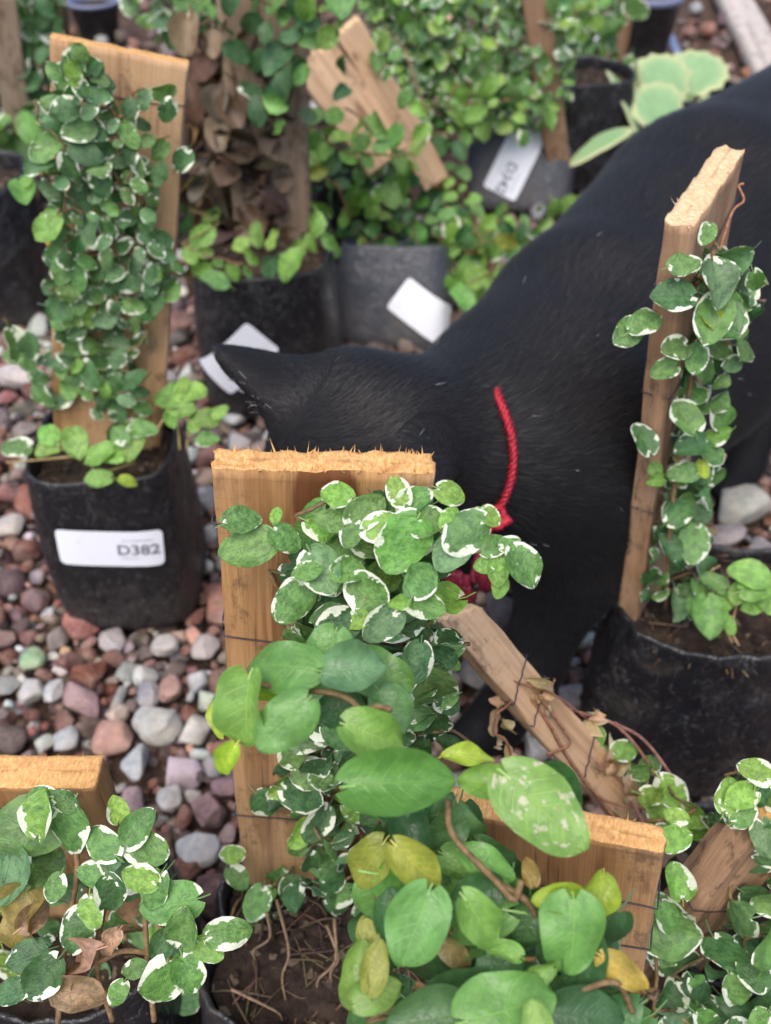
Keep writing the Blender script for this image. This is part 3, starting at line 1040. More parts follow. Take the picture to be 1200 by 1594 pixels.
def gravel_zone():
    """stones packed over the bed, one heap nobody could count"""
    out = []
    cell = {}
    cs = 0.03

    def free(x, y, r, k):
        cx, cy = int(x // cs), int(y // cs)
        for a in range(-1, 2):
            for b in range(-1, 2):
                for (qx, qy, qr) in cell.get((cx + a, cy + b), ()):
                    if (qx - x) ** 2 + (qy - y) ** 2 < (k * (qr + r)) ** 2:
                        return False
        return True

    def put(x, y, r):
        cell.setdefault((int(x // cs), int(y // cs)), []).append((x, y, r))
    for q in taken:
        put(*q)
    for rlo, rhi, tries, k in [(0.0095, 0.0135, 1500, 0.92), (0.007, 0.0095, 9000, 0.86), (0.0048, 0.007, 16000, 0.84), (0.0026, 0.0042, 30000, 0.78)]:
        for _ in range(tries):
            y = rng.uniform(0.04, 1.05)
            hwid = 0.13 + 0.52 * y
            x = rng.uniform(-hwid, hwid)
            r = rng.uniform(rlo, rhi)
            if y > 0.8 and rng.random() < (y - 0.8) * 3:
                continue
            if free(x, y, r, k):
                put(x, y, r)
                out.append((x, y, r))
    for _ in range(2500):                                  # thinner on the soil behind
        y = rng.uniform(1.0, 2.6)
        x = rng.uniform(-0.3 - 0.5 * y, 0.3 + 0.5 * y)
        r = rng.uniform(0.006, 0.016)
        if free(x, y, r, 0.9):
            put(x, y, r)
            out.append((x, y, r))
    return out


def stone_tint(x, y, r):
    pale = 0.28
    if x > 0.2 and 0.3 < y < 0.75:
        pale = 0.62
    if -0.16 < x < -0.03 and 0.2 < y < 0.42:
        pale = 0.44
    if x < -0.22 and y > 0.4:
        pale = 0.28
    if r < 0.007:
        pale *= 0.55
    u = rng.random()
    if u < pale:
        return jit([S_WHITE, S_WHITE, S_GREY, S_MAUVE][rng.integers(4)], 0.2), rng.uniform(0, 0.25), 1
    c = [S_RED, S_RED, S_RED, S_RED, S_DARK, S_DARK, S_PINK, S_MAUVE][rng.integers(8)]
    return jit(c, 0.32), rng.uniform(0.6, 1.0), 0


GRAV = gravel_zone()
VV, FF, TT, nn = [], [], [], 0
lower = [(x + rng.normal(0, 0.006), y + rng.normal(0, 0.006), rng.uniform(0.005, 0.009), 1) for x, y, r in GRAV if y < 0.9 and rng.random() < 0.6]
for item in [(x, y, r, 0) for x, y, r in GRAV] + lower:
    x, y, r, low = item
    bank = ROCK_MID if (y < 0.75 and r > 0.0045 and not low) else ROCK_LO
    colr, por, pale = stone_tint(x, y, r)
    Vk, Fk = bank[rng.integers(len(bank))]
    sc = np.array([rng.uniform(0.95, 1.35), rng.uniform(0.8, 1.05), rng.uniform(0.6, 0.85)]) * r * 1.06
    Vs = (Vk * sc) @ rand_rot().T
    z = rng.uniform(-0.002, 0.004) + r * 0.35 if not low else -0.007
    VV.append(Vs + (x, y, z))
    FF.append(Fk + nn)
    TT.append(np.tile(np.array([*colr, por]), (len(Vk), 1)))
    nn += len(Vk)
gr = link('gravel', np_mesh('gravel', np.vstack(VV), np.vstack(FF), {'tint': ('FLOAT_COLOR', np.vstack(TT))}, smooth=False), M_STONE)
gr['kind'] = 'stuff'
tag(gr, 'loose red lava gravel mixed with pale pebbles covering the bed', 'gravel')

# ------------------------------------------------------------------ bags
bag('black bag with a straight white sticker reading D382, on the gravel at left', (-0.172, 0.474), 0.0475, 0.043, 0.130, M_BAG, 0.03, sticker=(0.003, 0.083, -0.06, 0.062, 0.028, 'D382'), crumple=0.7, exp=4.0)
bag('black bag at the foot of the tall front stake, its dark soil showing bottom centre', (-0.024, 0.178), 0.050, 0.044, 0.115, M_BAG_DUSTY, -0.1, crumple=1.0, soil_drop=0.010, debris=230)
bag('black bag below the big plain green leaves at the bottom edge', (0.078, 0.116), 0.045, 0.036, 0.115, M_BAG_DUSTY, 0.1)
bag('black bag holding the bottom left stake', (-0.130, 0.185), 0.046, 0.044, 0.115, M_BAG, 0.0)
bag('wide dusty black bag with bare soil on the right, holding the leaning stake', (0.178, 0.346), 0.064, 0.042, 0.128, M_BAG_DUSTY, 0.05, crumple=1.1, soil_drop=0.008, debris=140, exp=2.3)
bag('black bag at bottom right carrying the slanting stick and the barky stake', (0.152, 0.196), 0.047, 0.046, 0.115, M_BAG_DUSTY, 0.0)
bag('black bag whose tilted sticker is half hidden by the ear of the cat', (-0.098, 0.727), 0.058, 0.066, 0.134, M_BAG, 0.0, sticker=(-0.0185, 0.068, 0.80, 0.062, 0.034, ''), crumple=1.2, exp=3.6, debris=120)
bag('black bag standing at the far left picture edge', (-0.385, 0.852), 0.064, 0.055, 0.136, M_BAG, 0.1, crumple=1.0)
bag('shiny black bag with painted sky sheen leaning back beyond the head of the cat, sticker on its corner', (0.006, 0.815), 0.054, 0.045, 0.092, M_BAG_SKY_SHEEN, -0.12, (-0.42, 0.0), sticker=(0.033, 0.036, -0.60, 0.062, 0.034, ''), crumple=0.8, exp=4.5, z0=-0.015)
bag('black bag with painted sky sheen leaning back by the shoulder of the cat, with an upright sticker', (0.156, 1.105), 0.062, 0.050, 0.104, M_BAG_SKY_SHEEN, -0.10, (-0.46, 0.0), sticker=(-0.008, 0.056, -1.97, 0.080, 0.040, 'D342'), crumple=0.8, exp=4.0, z0=-0.018)
bag('small dark bag behind the leaning bag at the shoulder of the cat', (0.225, 1.15), 0.055, 0.05, 0.13, M_BAG, 0.2)
bag('dark bag under the bushy vines at top centre', (0.0, 1.24), 0.06, 0.055, 0.13, M_BAG, 0.1)
bag('dark bag under the broken board at the top', (-0.055, 0.98), 0.06, 0.055, 0.13, M_BAG, 0.3)
bag('dark bag behind the tall vine at upper left', (-0.23, 1.02), 0.06, 0.055, 0.13, M_BAG, 0.2)
bag('dark bag at the top left corner under dark vines', (-0.46, 1.12), 0.06, 0.055, 0.13, M_BAG, 0.0)
bag('dark bag with the pale succulent behind the back of the cat', (0.37, 1.21), 0.055, 0.05, 0.09, M_BAG, 0.0)

# ------------------------------------------------------------------ stakes
OR, PA, PK, GY, BK = [M_WOOD_ORANGE, M_END_ORANGE], [M_WOOD_PALE, M_END_PALE], [M_WOOD_PINK, M_END_PALE], [M_WOOD_GREY, M_END_PALE], [M_WOOD_BARK, M_END_ORANGE]
th = 0.0085
STA_Y = 0.205
topA, botA = W(502, 733, 0.264) + (0, th / 2, 0), W(488, 1380, 0.415) + (0, th / 2, 0)
stake('broad orange stake in front of the cat, its fuzzy sawn top nearest the viewer', botA, topA, 0.0598, th, (1, 0.02, 0.03), [M_WOOD_STAINED, M_END_ORANGE], wires=[(0.208, 0.004, 0.0006), (0.158, 0.003, -0.002), (0.055, 0.002, -0.001), (0.115, 0.003, 0.002)], splinters=340, ragged=0.0012, wob=0.0006, slope=0.0006)
topV, botV = W(188, 76, 0.478), W(170, 640, 0.603)
stake('clean edged broad stake behind the bag with the D382 sticker', botV, topV, 0.0655, 0.009, (1, 0.03, -0.01), [M_WOOD_TAN, M_END_ORANGE], splinters=90, ragged=0.0008, wires=[(0.19, 0.002, 0.0)])
topB = (W(1035, 1303, 0.262) + W(702, 1247, 0.279)) / 2
stake('blunt orange stake at the bottom, behind the big plain leaves', topB + (0.014, -0.002, -0.145), topB, 0.0590, 0.008, W(1035, 1303, 0.262) - W(702, 1247, 0.279), OR, splinters=40, ragged=0.0006, wires=[(0.118, 0.002, -0.001), (0.09, 0.002, 0.001)])
topC = W(22, 1200, 0.33)
stake('dark edged stake at the bottom left, behind variegated leaves', topC + (0.004, 0.0, -0.115), topC, 0.0590, 0.0125, (1, -0.06, 0.02), OR, splinters=150, ragged=0.0009, slope=0.0014)
dA, dB = atZ(1043, 335, 0.35), atZ(1122, 246, 0.35)
topD = (dA + dB) / 2 + (0.003, 0, 0)
stake('pale narrow looking stake leaning at the right, seen almost edge on', topD + (0.024, 0.021, -0.228), topD, 0.0560, 0.0105, dB - dA, PK, splinters=110, ragged=0.0016, wob=0.0013, rough=0.0006, wires=[(0.208, 0.003, 0.004), (0.155, 0.002, 0.002), (0.085, 0.002, 0.0)])
eT, eB = W(704, 952, 0.358), W(1012, 1296, 0.425)
stake('thin stake fallen slantwise between the front stake and the cat, wrapped in dry vine', eB, eT, 0.0160, 0.0095, (0.55, 0.75, 0.42), PA, extra=0.03, splinters=150, ragged=0.0028, wob=0.0012, rough=0.0006, wires=[(0.112, 0.0, 0.004), (0.098, 0.0, 0.004), (0.060, 0.0, 0.004), (0.018, 0.0, 0.004)], slope=-0.006)
gT, gB = W(1205, 1262, 0.335), W(1045, 1478, 0.385)
stake('rough barky stake tilted to the right at bottom right', gB, gT, 0.030, 0.014, (0.8, 0.25, 0.55), BK, splinters=40, ragged=0.001, wob=0.0022, rough=0.0016, wires=[(0.025, 0.001, 0.003), (0.04, 0.001, -0.003)])
# behind the cat
stake('grey weathered stake with withered vine, left of the broken board', W(425, 372, 0.835), W(405, -30, 0.70), 0.062, 0.012, (1, 0.25, 0), GY, splinters=40, wob=0.002)
stake('broken pale board leaning right at the top', W(645, 225, 0.90), W(540, 42, 0.84), 0.026, 0.011, (1, 0.35, 0.5), PA, splinters=60, ragged=0.004, wob=0.0015)
stake('short split pale board leaning across the broken one', W(560, 190, 0.86), W(490, 88, 0.84), 0.042, 0.010, (1, 0.3, 0.3), PA, splinters=80, ragged=0.006, wob=0.0015)
stake('slim stake in the bushy vines above the upright sticker', W(862, 205, 1.08), W(830, -20, 0.95), 0.026, 0.011, (1, 0.2, 0), PK, splinters=30)
stake('reddish brown stake beside the potted plant at the top', W(955, 112, 1.36), W(978, -30, 1.26), 0.026, 0.012, (1, 0.1, 0), PK, splinters=20)
stake('slim stake at the far left edge among dark vines', W(36, 255, 1.08), W(2, -10, 0.94), 0.026, 0.011, (1, 0.1, 0), GY, splinters=20)
stake('thin stake in the top left corner beside the reddish soil', W(97, 105, 1.12), W(84, -20, 1.02), 0.024, 0.011, (1, 0.1, 0), GY, splinters=20)
stake('stake hidden in the bright vine above the broad left stake', W(325, 95, 1.05), W(318, -60, 0.92), 0.05, 0.011, (1, 0.1, 0), GY, splinters=20)
# ------------------------------------------------------------------ climbing figs
FIG, FIGS = 'creeping_fig', 'creeping figs on the stakes'
cm = 0.01


def on_plane(Y0, slope=0.0):
    """a plane standing at Y0, leaning back by slope per metre of height above 0.13"""
    def f(px, py):
        d = ray(px, py)
        # Y = Y0 + slope*(z-0.13)
        t = (Y0 + slope * (H_CAM - 0.13)) / (d[1] - slope * d[2])
        return W(px, py, t)
    return f


def on_line(c0, c1, y0=0, y1=1594):
    """depth along the view changes linearly down the picture from c0 at y0 to c1 at y1"""
    return lambda px, py: W(px, py, c0 + (c1 - c0) * (py - y0) / (y1 - y0))


# A: variegated fig on the front stake
lv, st = Leaves(), Geo()
fA = on_plane(0.203)
polyA = [(485, 800), (540, 780), (600, 770), (668, 770), (672, 900), (690, 960), (692, 1060), (685, 1130), (640, 1190), (600, 1290), (590, 1390), (545, 1420), (470, 1442), (385, 1425), (390, 1370), (440, 1340), (470, 1280), (405, 1235), (425, 1185), (480, 1120), (470, 1010), (440, 950), (470, 895), (470, 860)]
b = cover(lv, polyA, 30, fA, (0.008, 0.0125), (0.1, -1, 0.35), PAL_OLD, 0.8, (0.000, 0.006))
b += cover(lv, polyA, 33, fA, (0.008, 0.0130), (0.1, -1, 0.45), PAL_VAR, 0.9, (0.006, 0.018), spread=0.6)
b += cover(lv, [(640, 900), (690, 930), (695, 1130), (640, 1190), (600, 1290), (560, 1400), (440, 1440), (400, 1400), (470, 1290), (440, 1220)], 36, fA, (0.009, 0.0130), (0.1, -1, 0.4), PAL_OLD, 0.9, (0.012, 0.022), spread=0.6)
for q in [(381, 809, 0.258, 58, 20, G_MID), (381, 853, 0.258, 84, 195, G_MID, 1), (449, 841, 0.258, 52, -35, G_MID), (430, 800, 0.258, 24, 80, G_YOUNG),
          (521, 769, 0.255, 50, 160, G_YOUNG), (509, 811, 0.255, 46, 170, G_MID), (572, 794, 0.252, 62, 40, G_MID), (598, 817, 0.250, 62, 10, G_YOUNG), (545, 834, 0.252, 42, 250, G_MID),
          (618, 762, 0.252, 48, 120, G_YOUNG), (650, 780, 0.252, 58, 30, G_MID), (622, 850, 0.250, 96, 240, B_MID), (663, 818, 0.249, 54, 215, G_MID), (703, 770, 0.250, 44, -25, G_YOUNG),
          (545, 890, 0.252, 50, 5, B_MID), (502, 893, 0.252, 74, -60, G_BLUE), (474, 890, 0.249, 42, 200, G_MID), (455, 940, 0.252, 70, 230, G_MID), (575, 932, 0.250, 74, -50, B_MID),
          (658, 897, 0.246, 66, 60, B_MID), (665, 943, 0.247, 60, -20, G_MID), (621, 938, 0.246, 32, 200, G_YOUNG), (552, 966, 0.250, 38, 190, G_YOUNG), (520, 975, 0.250, 66, 200, G_DARK),
          (592, 975, 0.248, 66, 220, G_BLUE), (650, 1035, 0.248, 60, 260, G_DARK), (545, 1030, 0.255, 60, 200, G_DARK)]:
    leaf_at(lv, *q[:6], var=len(q) < 7, tx=rng.normal(0, 0.2), ty=0.2 + rng.normal(0, 0.2))
# the sprig reaching right across the cat
tw = curve([W(640, 800, 0.253), W(690, 825, 0.250), W(740, 850, 0.248), W(775, 860, 0.247), W(800, 885, 0.247)], 16)
st.tube(tw, np.linspace(0.0011, 0.0006, 16), 6, (0.24, 0.22, 0.08, 1))
for q in [(722, 832, 0.244, 78, 215, G_MID), (700, 862, 0.246, 66, 235, G_BLUE), (702, 802, 0.247, 40, 60, G_YOUNG), (775, 848, 0.246, 48, 20, G_MID), (776, 893, 0.245, 42, 265, B_LIGHT), (752, 880, 0.246, 32, 180, B_LIGHT),
          (778, 915, 0.246, 34, 260, B_LIGHT), (818, 885, 0.245, 68, -60, G_MID), (800, 868, 0.246, 26, 30, G_YOUNG), (765, 805, 0.247, 34, -40, G_YOUNG), (746, 798, 0.248, 24, 110, G_YOUNG), (775, 870, 0.246, 30, 80, G_YOUNG), (796, 845, 0.246, 34, 20, G_MID)]:
    leaf_at(lv, *q, var=(q[5] is not B_LIGHT), tx=rng.normal(0, 0.15), ty=0.25)
# sprig reaching left at the foot
for q in [(358, 1330, 0.385, 36, 180, G_YOUNG), (372, 1368, 0.385, 40, -50, G_MID), (398, 1410, 0.385, 50, 250, G_MID)]:
    leaf_at(lv, *q, tx=0.1, ty=0.4)
stems_from(st, b[::2], 0.0006)
for x0, x1, y1 in [(560, 480, 1390), (600, 520, 1400), (640, 560, 1390)]:
    st.tube(curve([fA(x0, 790), fA(x0 + 30, 950) + (0, -0.002, 0), fA((x0 + x1) / 2 + 30, 1150) + (0, -0.001, 0), fA(x1, y1 + 20)], 24), 0.0011, 6, (0.15, 0.095, 0.05, 1))
for x0, y0, x1, y1 in [(430, 1400, 445, 1560), (415, 1420, 400, 1500), (520, 1430, 500, 1560), (508, 1440, 520, 1540), (360, 1540, 440, 1590)]:
    st.tube(curve([atZ(x0, y0, 0.125), atZ((x0 + x1) / 2 + 12, (y0 + y1) / 2, 0.118), atZ(x1 - 6, (y0 + 3 * y1) / 4, 0.112), atZ(x1, y1, 0.106)], 14), np.linspace(0.0007, 0.0004, 14), 5, (0.20, 0.14, 0.09, 1))
plant(FIG, 'variegated fig climbing the broad front stake, one sprig reaching right across the cat', 'climbing plant', FIGS, botA, lv, st, M_VAR, (8, 10))

# B: plain broad leaves in front
lv, st = Leaves(), Geo()
BIG = [  # px, py, t, length, angle of the tip, tint, tx, ty, half width
    (432, 1031, 0.222, 122, 168, B_MID, 0.0, 0.45, 0.40), (556, 1040, 0.222, 100, 10, G_BLUE, 0.05, 0.4, 0.42), (505, 1030, 0.236, 100, 250, B_MID, 0.1, 0.3, 0.44),
    (378, 1112, 0.221, 122, 262, B_LIGHT, -0.35, 0.1, 0.38), (437, 1130, 0.216, 112, 225, B_MID, 0.05, 0.2, 0.43), (600, 1055, 0.232, 108, -20, B_MID, 0.2, 0.3, 0.46), (612, 1110, 0.228, 80, 300, G_BLUE, 0.2, 0.3, 0.45),
    (587, 1146, 0.214, 104, -20, B_LIGHT, 0.15, 0.25, 0.40), (632, 1216, 0.212, 176, 5, B_MID, 0.0, 0.35, 0.34), (338, 1110, 0.228, 66, 120, B_YEL, -0.5, 0.0, 0.36), (352, 1185, 0.222, 56, 240, B_YEL, -0.2, 0.1, 0.42),
    (430, 1080, 0.229, 60, 10, B_YEL, 0.1, 0.6, 0.33), (735, 1176, 0.222, 80, 0, B_YEL, 0.0, 0.8, 0.22), (758, 1218, 0.222, 96, 170, B_LIGHT, 0.1, 0.5, 0.36), (852, 1268, 0.212, 172, -45, B_LIGHT, 0.05, 0.30, 0.37),
    (572, 1348, 0.226, 92, 235, B_OLIVE, -0.3, 0.1, 0.40), (652, 1352, 0.214, 104, -45, B_OLIVE, 0.2, 0.1, 0.36), (645, 1450, 0.208, 128, 250, B_MID, -0.1, 0.25, 0.42), (752, 1440, 0.210, 102, -55, B_LIGHT, 0.2, 0.15, 0.38),
    (895, 1465, 0.208, 122, 268, B_MID, 0.05, 0.3, 0.45), (905, 1505, 0.216, 100, 270, B_DARK, 0.05, 0.3, 0.42), (868, 1400, 0.214, 84, 178, B_YEL, 0.0, 0.45, 0.34), (932, 1402, 0.220, 74, 250, B_YEL, 0.2, 0.3, 0.40),
    (980, 1518, 0.214, 94, -35, (0.40, 0.30, 0.06), 0.1, 0.35, 0.28), (826, 1356, 0.222, 42, 100, (0.26, 0.17, 0.05), 0, 0.2, 0.38), (712, 1490, 0.220, 66, -40, (0.27, 0.20, 0.08), 0.1, 0.2, 0.30),
    (572, 1460, 0.222, 70, 110, B_OLIVE, -0.2, 0.2, 0.30), (560, 1510, 0.216, 90, 100, B_LIGHT, -0.4, 0.2, 0.34), (585, 1500, 0.212, 78, 80, B_OLIVE, -0.1, 0.3, 0.34), (590, 1545, 0.214, 80, 20, B_LIGHT, 0, 0.4, 0.36),
    (800, 1570, 0.205, 158, 15, B_MID, 0, 0.4, 0.40), (835, 1590, 0.200, 70, 100, B_LIGHT, 0, 0.3, 0.42), (700, 1560, 0.215, 120, 200, G_DARK, 0, 0.4, 0.40), (660, 1590, 0.21, 130, 190, G_DARK, 0, 0.4, 0.42), (920, 1585, 0.214, 120, -10, B_DARK, 0, 0.4, 0.42),
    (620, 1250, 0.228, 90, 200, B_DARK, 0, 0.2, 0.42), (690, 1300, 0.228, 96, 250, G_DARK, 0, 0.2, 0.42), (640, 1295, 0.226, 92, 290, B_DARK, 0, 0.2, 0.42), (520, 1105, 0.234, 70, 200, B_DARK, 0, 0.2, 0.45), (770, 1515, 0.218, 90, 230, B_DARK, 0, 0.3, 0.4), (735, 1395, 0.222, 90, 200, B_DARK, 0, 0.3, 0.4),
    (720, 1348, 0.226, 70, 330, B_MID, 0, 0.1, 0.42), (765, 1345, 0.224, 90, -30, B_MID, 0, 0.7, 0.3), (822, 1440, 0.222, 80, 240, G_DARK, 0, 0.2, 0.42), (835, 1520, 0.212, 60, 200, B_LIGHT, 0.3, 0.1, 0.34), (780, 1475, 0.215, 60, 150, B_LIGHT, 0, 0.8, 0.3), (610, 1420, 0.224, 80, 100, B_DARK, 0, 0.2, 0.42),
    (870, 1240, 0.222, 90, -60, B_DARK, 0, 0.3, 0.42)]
b = []
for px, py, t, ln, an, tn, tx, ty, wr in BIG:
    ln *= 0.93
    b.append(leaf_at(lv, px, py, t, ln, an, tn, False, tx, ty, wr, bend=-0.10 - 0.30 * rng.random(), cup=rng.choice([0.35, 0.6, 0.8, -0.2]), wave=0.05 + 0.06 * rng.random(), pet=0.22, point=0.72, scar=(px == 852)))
fB = on_line(0.238, 0.222, 1230, 1594)
polyB = [(590, 1240), (700, 1260), (760, 1310), (830, 1390), (900, 1400), (940, 1440), (960, 1600), (600, 1620), (570, 1500), (590, 1400)]
b2 = cover(lv, polyB, 46, fB, (0.010, 0.016), (0.0, -0.8, 0.6), PAL_BIG, 0.0, (0.0, 0.006), wr=(0.40, 0.46), spread=0.45)
cover(lv, [(600, 1290), (700, 1300), (830, 1420), (930, 1480), (960, 1600), (600, 1620), (570, 1500)], 40, on_line(0.262, 0.25, 1230, 1594), (0.013, 0.018), (0.0, -0.8, 0.6), PAL_OLD, 0.0, (0.0, 0.006), wr=(0.40, 0.46), spread=0.45)
for pts, r in [([(480, 1075, 0.224), (530, 1082, 0.222), (562, 1108, 0.219), (590, 1180, 0.222), (610, 1300, 0.235), (660, 1450, 0.245), (720, 1600, 0.30)], 0.0007),
               ([(480, 1075, 0.224), (430, 1070, 0.224), (385, 1060, 0.224)], 0.0007),
               ([(697, 1245, 0.226), (705, 1300, 0.222), (770, 1370, 0.219), (835, 1430, 0.224), (850, 1600, 0.26)], 0.0008), ([(770, 1370, 0.219), (800, 1400, 0.217), (812, 1370, 0.217)], 0.0008),
               ([(905, 1540, 0.214), (960, 1530, 0.214), (985, 1575, 0.22)], 0.0007), ([(560, 1110, 0.218), (585, 1100, 0.216), (610, 1105, 0.215)], 0.0007)]:
    st.tube(curve([W(*p) for p in pts], 28), r, 6, (0.17, 0.115, 0.060, 1))
stems_from(st, b2[::2], 0.0006)
plant(FIG, 'plain fig with large rounded green and yellowish leaves, nearest the viewer', 'climbing plant', FIGS, topB + (0.01, -0.03, -0.14), lv, st, M_BIG, (12, 16))

# C: bottom left
lv, st = Leaves(), Geo()
fC = on_plane(0.182)
polyC = [(0, 1245), (60, 1235), (120, 1260), (160, 1330), (230, 1300), (262, 1370), (285, 1400), (280, 1450), (310, 1500), (300, 1560), (250, 1594), (-60, 1610), (-60, 1245)]
b = cover(lv, polyC, 46, fC, (0.011, 0.017), (0.1, -1, 0.5), PAL_OLD, 0.8, (0.0, 0.008))
b += cover(lv, polyC, 44, fC, (0.011, 0.0170), (0.1, -1, 0.5), PAL_VAR, 0.95, (0.008, 0.024), spread=0.6)
for q in [(40, 1285, 0.303, 125, 200, G_MID, 1), (62, 1265, 0.294, 70, 80, G_YOUNG), (60, 1240, 0.296, 44, 170, G_MID), (103, 1250, 0.296, 44, -30, G_MID), (105, 1300, 0.297, 80, 260, G_MID),
          (182, 1258, 0.298, 40, 100, G_YOUNG), (218, 1285, 0.296, 62, 60, G_MID), (232, 1322, 0.296, 72, -15, G_MID), (155, 1310, 0.296, 62, 140, G_MID), (170, 1340, 0.297, 50, 250, G_BLUE), (215, 1365, 0.294, 54, 160, G_YOUNG),
          (238, 1390, 0.294, 58, 250, G_MID), (142, 1360, 0.297, 54, 170, G_MID), (85, 1385, 0.298, 42, 250, G_MID), (172, 1395, 0.296, 60, 280, G_DARK), (260, 1410, 0.294, 86, 190, G_MID), (142, 1425, 0.296, 50, 280, G_YOUNG),
          (287, 1440, 0.293, 62, 80, G_MID), (360, 1452, 0.293, 66, 10, G_MID), (328, 1480, 0.294, 46, -30, B_LIGHT), (295, 1520, 0.294, 62, 290, B_MID), (252, 1540, 0.294, 84, 260, B_MID), (40, 1490, 0.296, 62, 200, G_DARK), (63, 1525, 0.294, 72, 230, G_DARK),
          (118, 1455, 0.298, 66, 260, G_DARK), (180, 1550, 0.296, 40, 240, G_MID), (205, 1510, 0.296, 40, 200, G_MID), (15, 1545, 0.297, 50, 200, G_DARK), (8, 1370, 0.298, 80, 260, G_BLUE, 1), (250, 1475, 0.295, 44, 250, G_DARK, 1)]:
    leaf_at(lv, *q[:6], var=len(q) < 7, tx=rng.normal(0, 0.18), ty=0.25 + rng.normal(0, 0.18))
for q in [(22, 1440, 0.296, 92, 260, (0.30, 0.26, 0.07)), (55, 1425, 0.298, 50, 40, (0.34, 0.24, 0.15)), (125, 1490, 0.297, 60, 200, (0.36, 0.24, 0.15)), (122, 1548, 0.294, 62, -10, (0.34, 0.21, 0.13)), (170, 1470, 0.298, 40, 240, TAN), (110, 1520, 0.298, 36, 80, BROWN)]:
    leaf_at(lv, *q, var=False, tx=rng.normal(0, 0.4), ty=0.4, bend=-0.7, cup=1.0, wave=0.25)
stems_from(st, b[::2], 0.0007)
for q in [[(175, 1590), (150, 1500), (165, 1400), (190, 1300), (188, 1270)], [(240, 1590), (230, 1500), (225, 1420), (218, 1330)], [(225, 1420), (270, 1460), (310, 1475), (345, 1460)], [(90, 1594), (100, 1480), (120, 1350), (105, 1270)], [(150, 1500), (200, 1480), (290, 1500)]]:
    st.tube(curve([W(x, y, 0.305) for x, y in q], 20), 0.0009, 6, (0.20, 0.13, 0.07, 1))
plant(FIG, 'variegated fig with white rimmed leaves and some withered ones at bottom left', 'climbing plant', FIGS, topC + (0.004, -0.012, -0.12), lv, st, M_VAR, (8, 10))

# D: on the leaning stake at the right
lv, st = Leaves(), Geo()
fD = on_line(0.350, 0.492, 330, 950)
polyD = [(1060, 400), (1115, 395), (1150, 440), (1152, 520), (1120, 590), (1105, 640), (1100, 740), (1085, 800), (1085, 900), (1100, 945), (1050, 955), (995, 930), (1005, 860), (1025, 790), (1020, 700), (1045, 600), (1075, 520), (1065, 450)]
b = cover(lv, polyD, 25, fD, (0.0075, 0.0112), (0.25, -1, 0.45), PAL_OLD, 0.85, (0.0, 0.007))
b += cover(lv, polyD, 25, fD, (0.0080, 0.0122), (0.25, -1, 0.45), [(G_BLUE, 4), (G_MID, 4), (G_DARK, 2), (G_YOUNG, 0.6)], 0.96, (0.006, 0.016), spread=0.6)
for q in [(1070, 410, 0.345, 50, 10, G_MID), (1046, 459, 0.350, 62, 180, G_DARK), (1118, 443, 0.35, 72, 280, G_BLUE), (1108, 500, 0.355, 76, 250, G_MID), (1008, 500, 0.36, 54, 30, G_MID), (975, 520, 0.362, 52, 225, G_MID), (1049, 542, 0.365, 48, 200, G_MID),
          (1030, 578, 0.37, 44, 200, G_MID), (1085, 560, 0.37, 48, 250, G_MID), (1144, 500, 0.36, 50, 280, G_BLUE), (1000, 680, 0.405, 50, 110, G_DARK), (1065, 645, 0.395, 56, 120, G_MID), (1075, 692, 0.41, 50, 200, G_DARK), (1100, 365, 0.345, 34, 250, G_MID),
          (1062, 735, 0.42, 44, 180, G_MID), (1022, 728, 0.42, 26, 40, B_LIGHT), (1020, 748, 0.42, 26, 200, B_LIGHT), (1095, 732, 0.42, 28, 280, B_YEL), (1060, 795, 0.435, 50, 40, G_DARK), (1040, 850, 0.45, 46, 120, G_DARK), (1080, 850, 0.45, 60, 260, G_MID)]:
    leaf_at(lv, *q, var=q[5] not in (B_LIGHT, B_YEL), tx=rng.normal(0.1, 0.2), ty=0.2)
for q in [(1163, 892, 0.45, 60, 160, B_LIGHT), (1185, 915, 0.45, 58, 10, B_LIGHT), (1150, 925, 0.455, 36, 240, B_LIGHT), (1103, 962, 0.455, 62, 270, B_MID), (1128, 930, 0.46, 36, 80, G_YOUNG), (1135, 975, 0.46, 30, 290, B_LIGHT), (1085, 945, 0.46, 40, 100, G_MID), (1110, 905, 0.46, 40, 140, G_MID), (1195, 940, 0.455, 40, 300, B_LIGHT), (1170, 945, 0.455, 34, 200, B_LIGHT)]:
    leaf_at(lv, *q, var=False, tx=0, ty=0.5)
for q in [(1108, 500, 0.357, 40, 300, B_YEL)]:
    leaf_at(lv, *q, var=False)
stems_from(st, b[::2], 0.0006)
st.tube(curve([W(1035, 950, 0.49), W(1045, 800, 0.44), W(1065, 650, 0.41), W(1095, 500, 0.375), W(1110, 390, 0.352)], 30), 0.0011, 6, (0.22, 0.14, 0.08, 1))
st.tube(curve([W(1120, 390, 0.35), W(1140, 330, 0.348), W(1158, 312, 0.346), W(1150, 290, 0.346), W(1158, 286, 0.345)], 20), 0.0005, 5, (0.30, 0.14, 0.08, 1))
for q in [[(1130, 985), (1105, 900), (1120, 880)], [(1135, 990), (1150, 930), (1165, 900)], [(1140, 1000), (1120, 960), (1128, 935)], [(1150, 1005), (1130, 970), (1118, 950)]]:
    st.tube(curve([W(x, y, 0.462) for x, y in q], 12), 0.0006, 5, (0.30, 0.20, 0.12, 1))
plant(FIG, 'variegated fig on the leaning stake in front of the body of the cat', 'climbing plant', FIGS, topD + (0.024, 0.0, -0.225), lv, st, M_VAR, (8, 10))

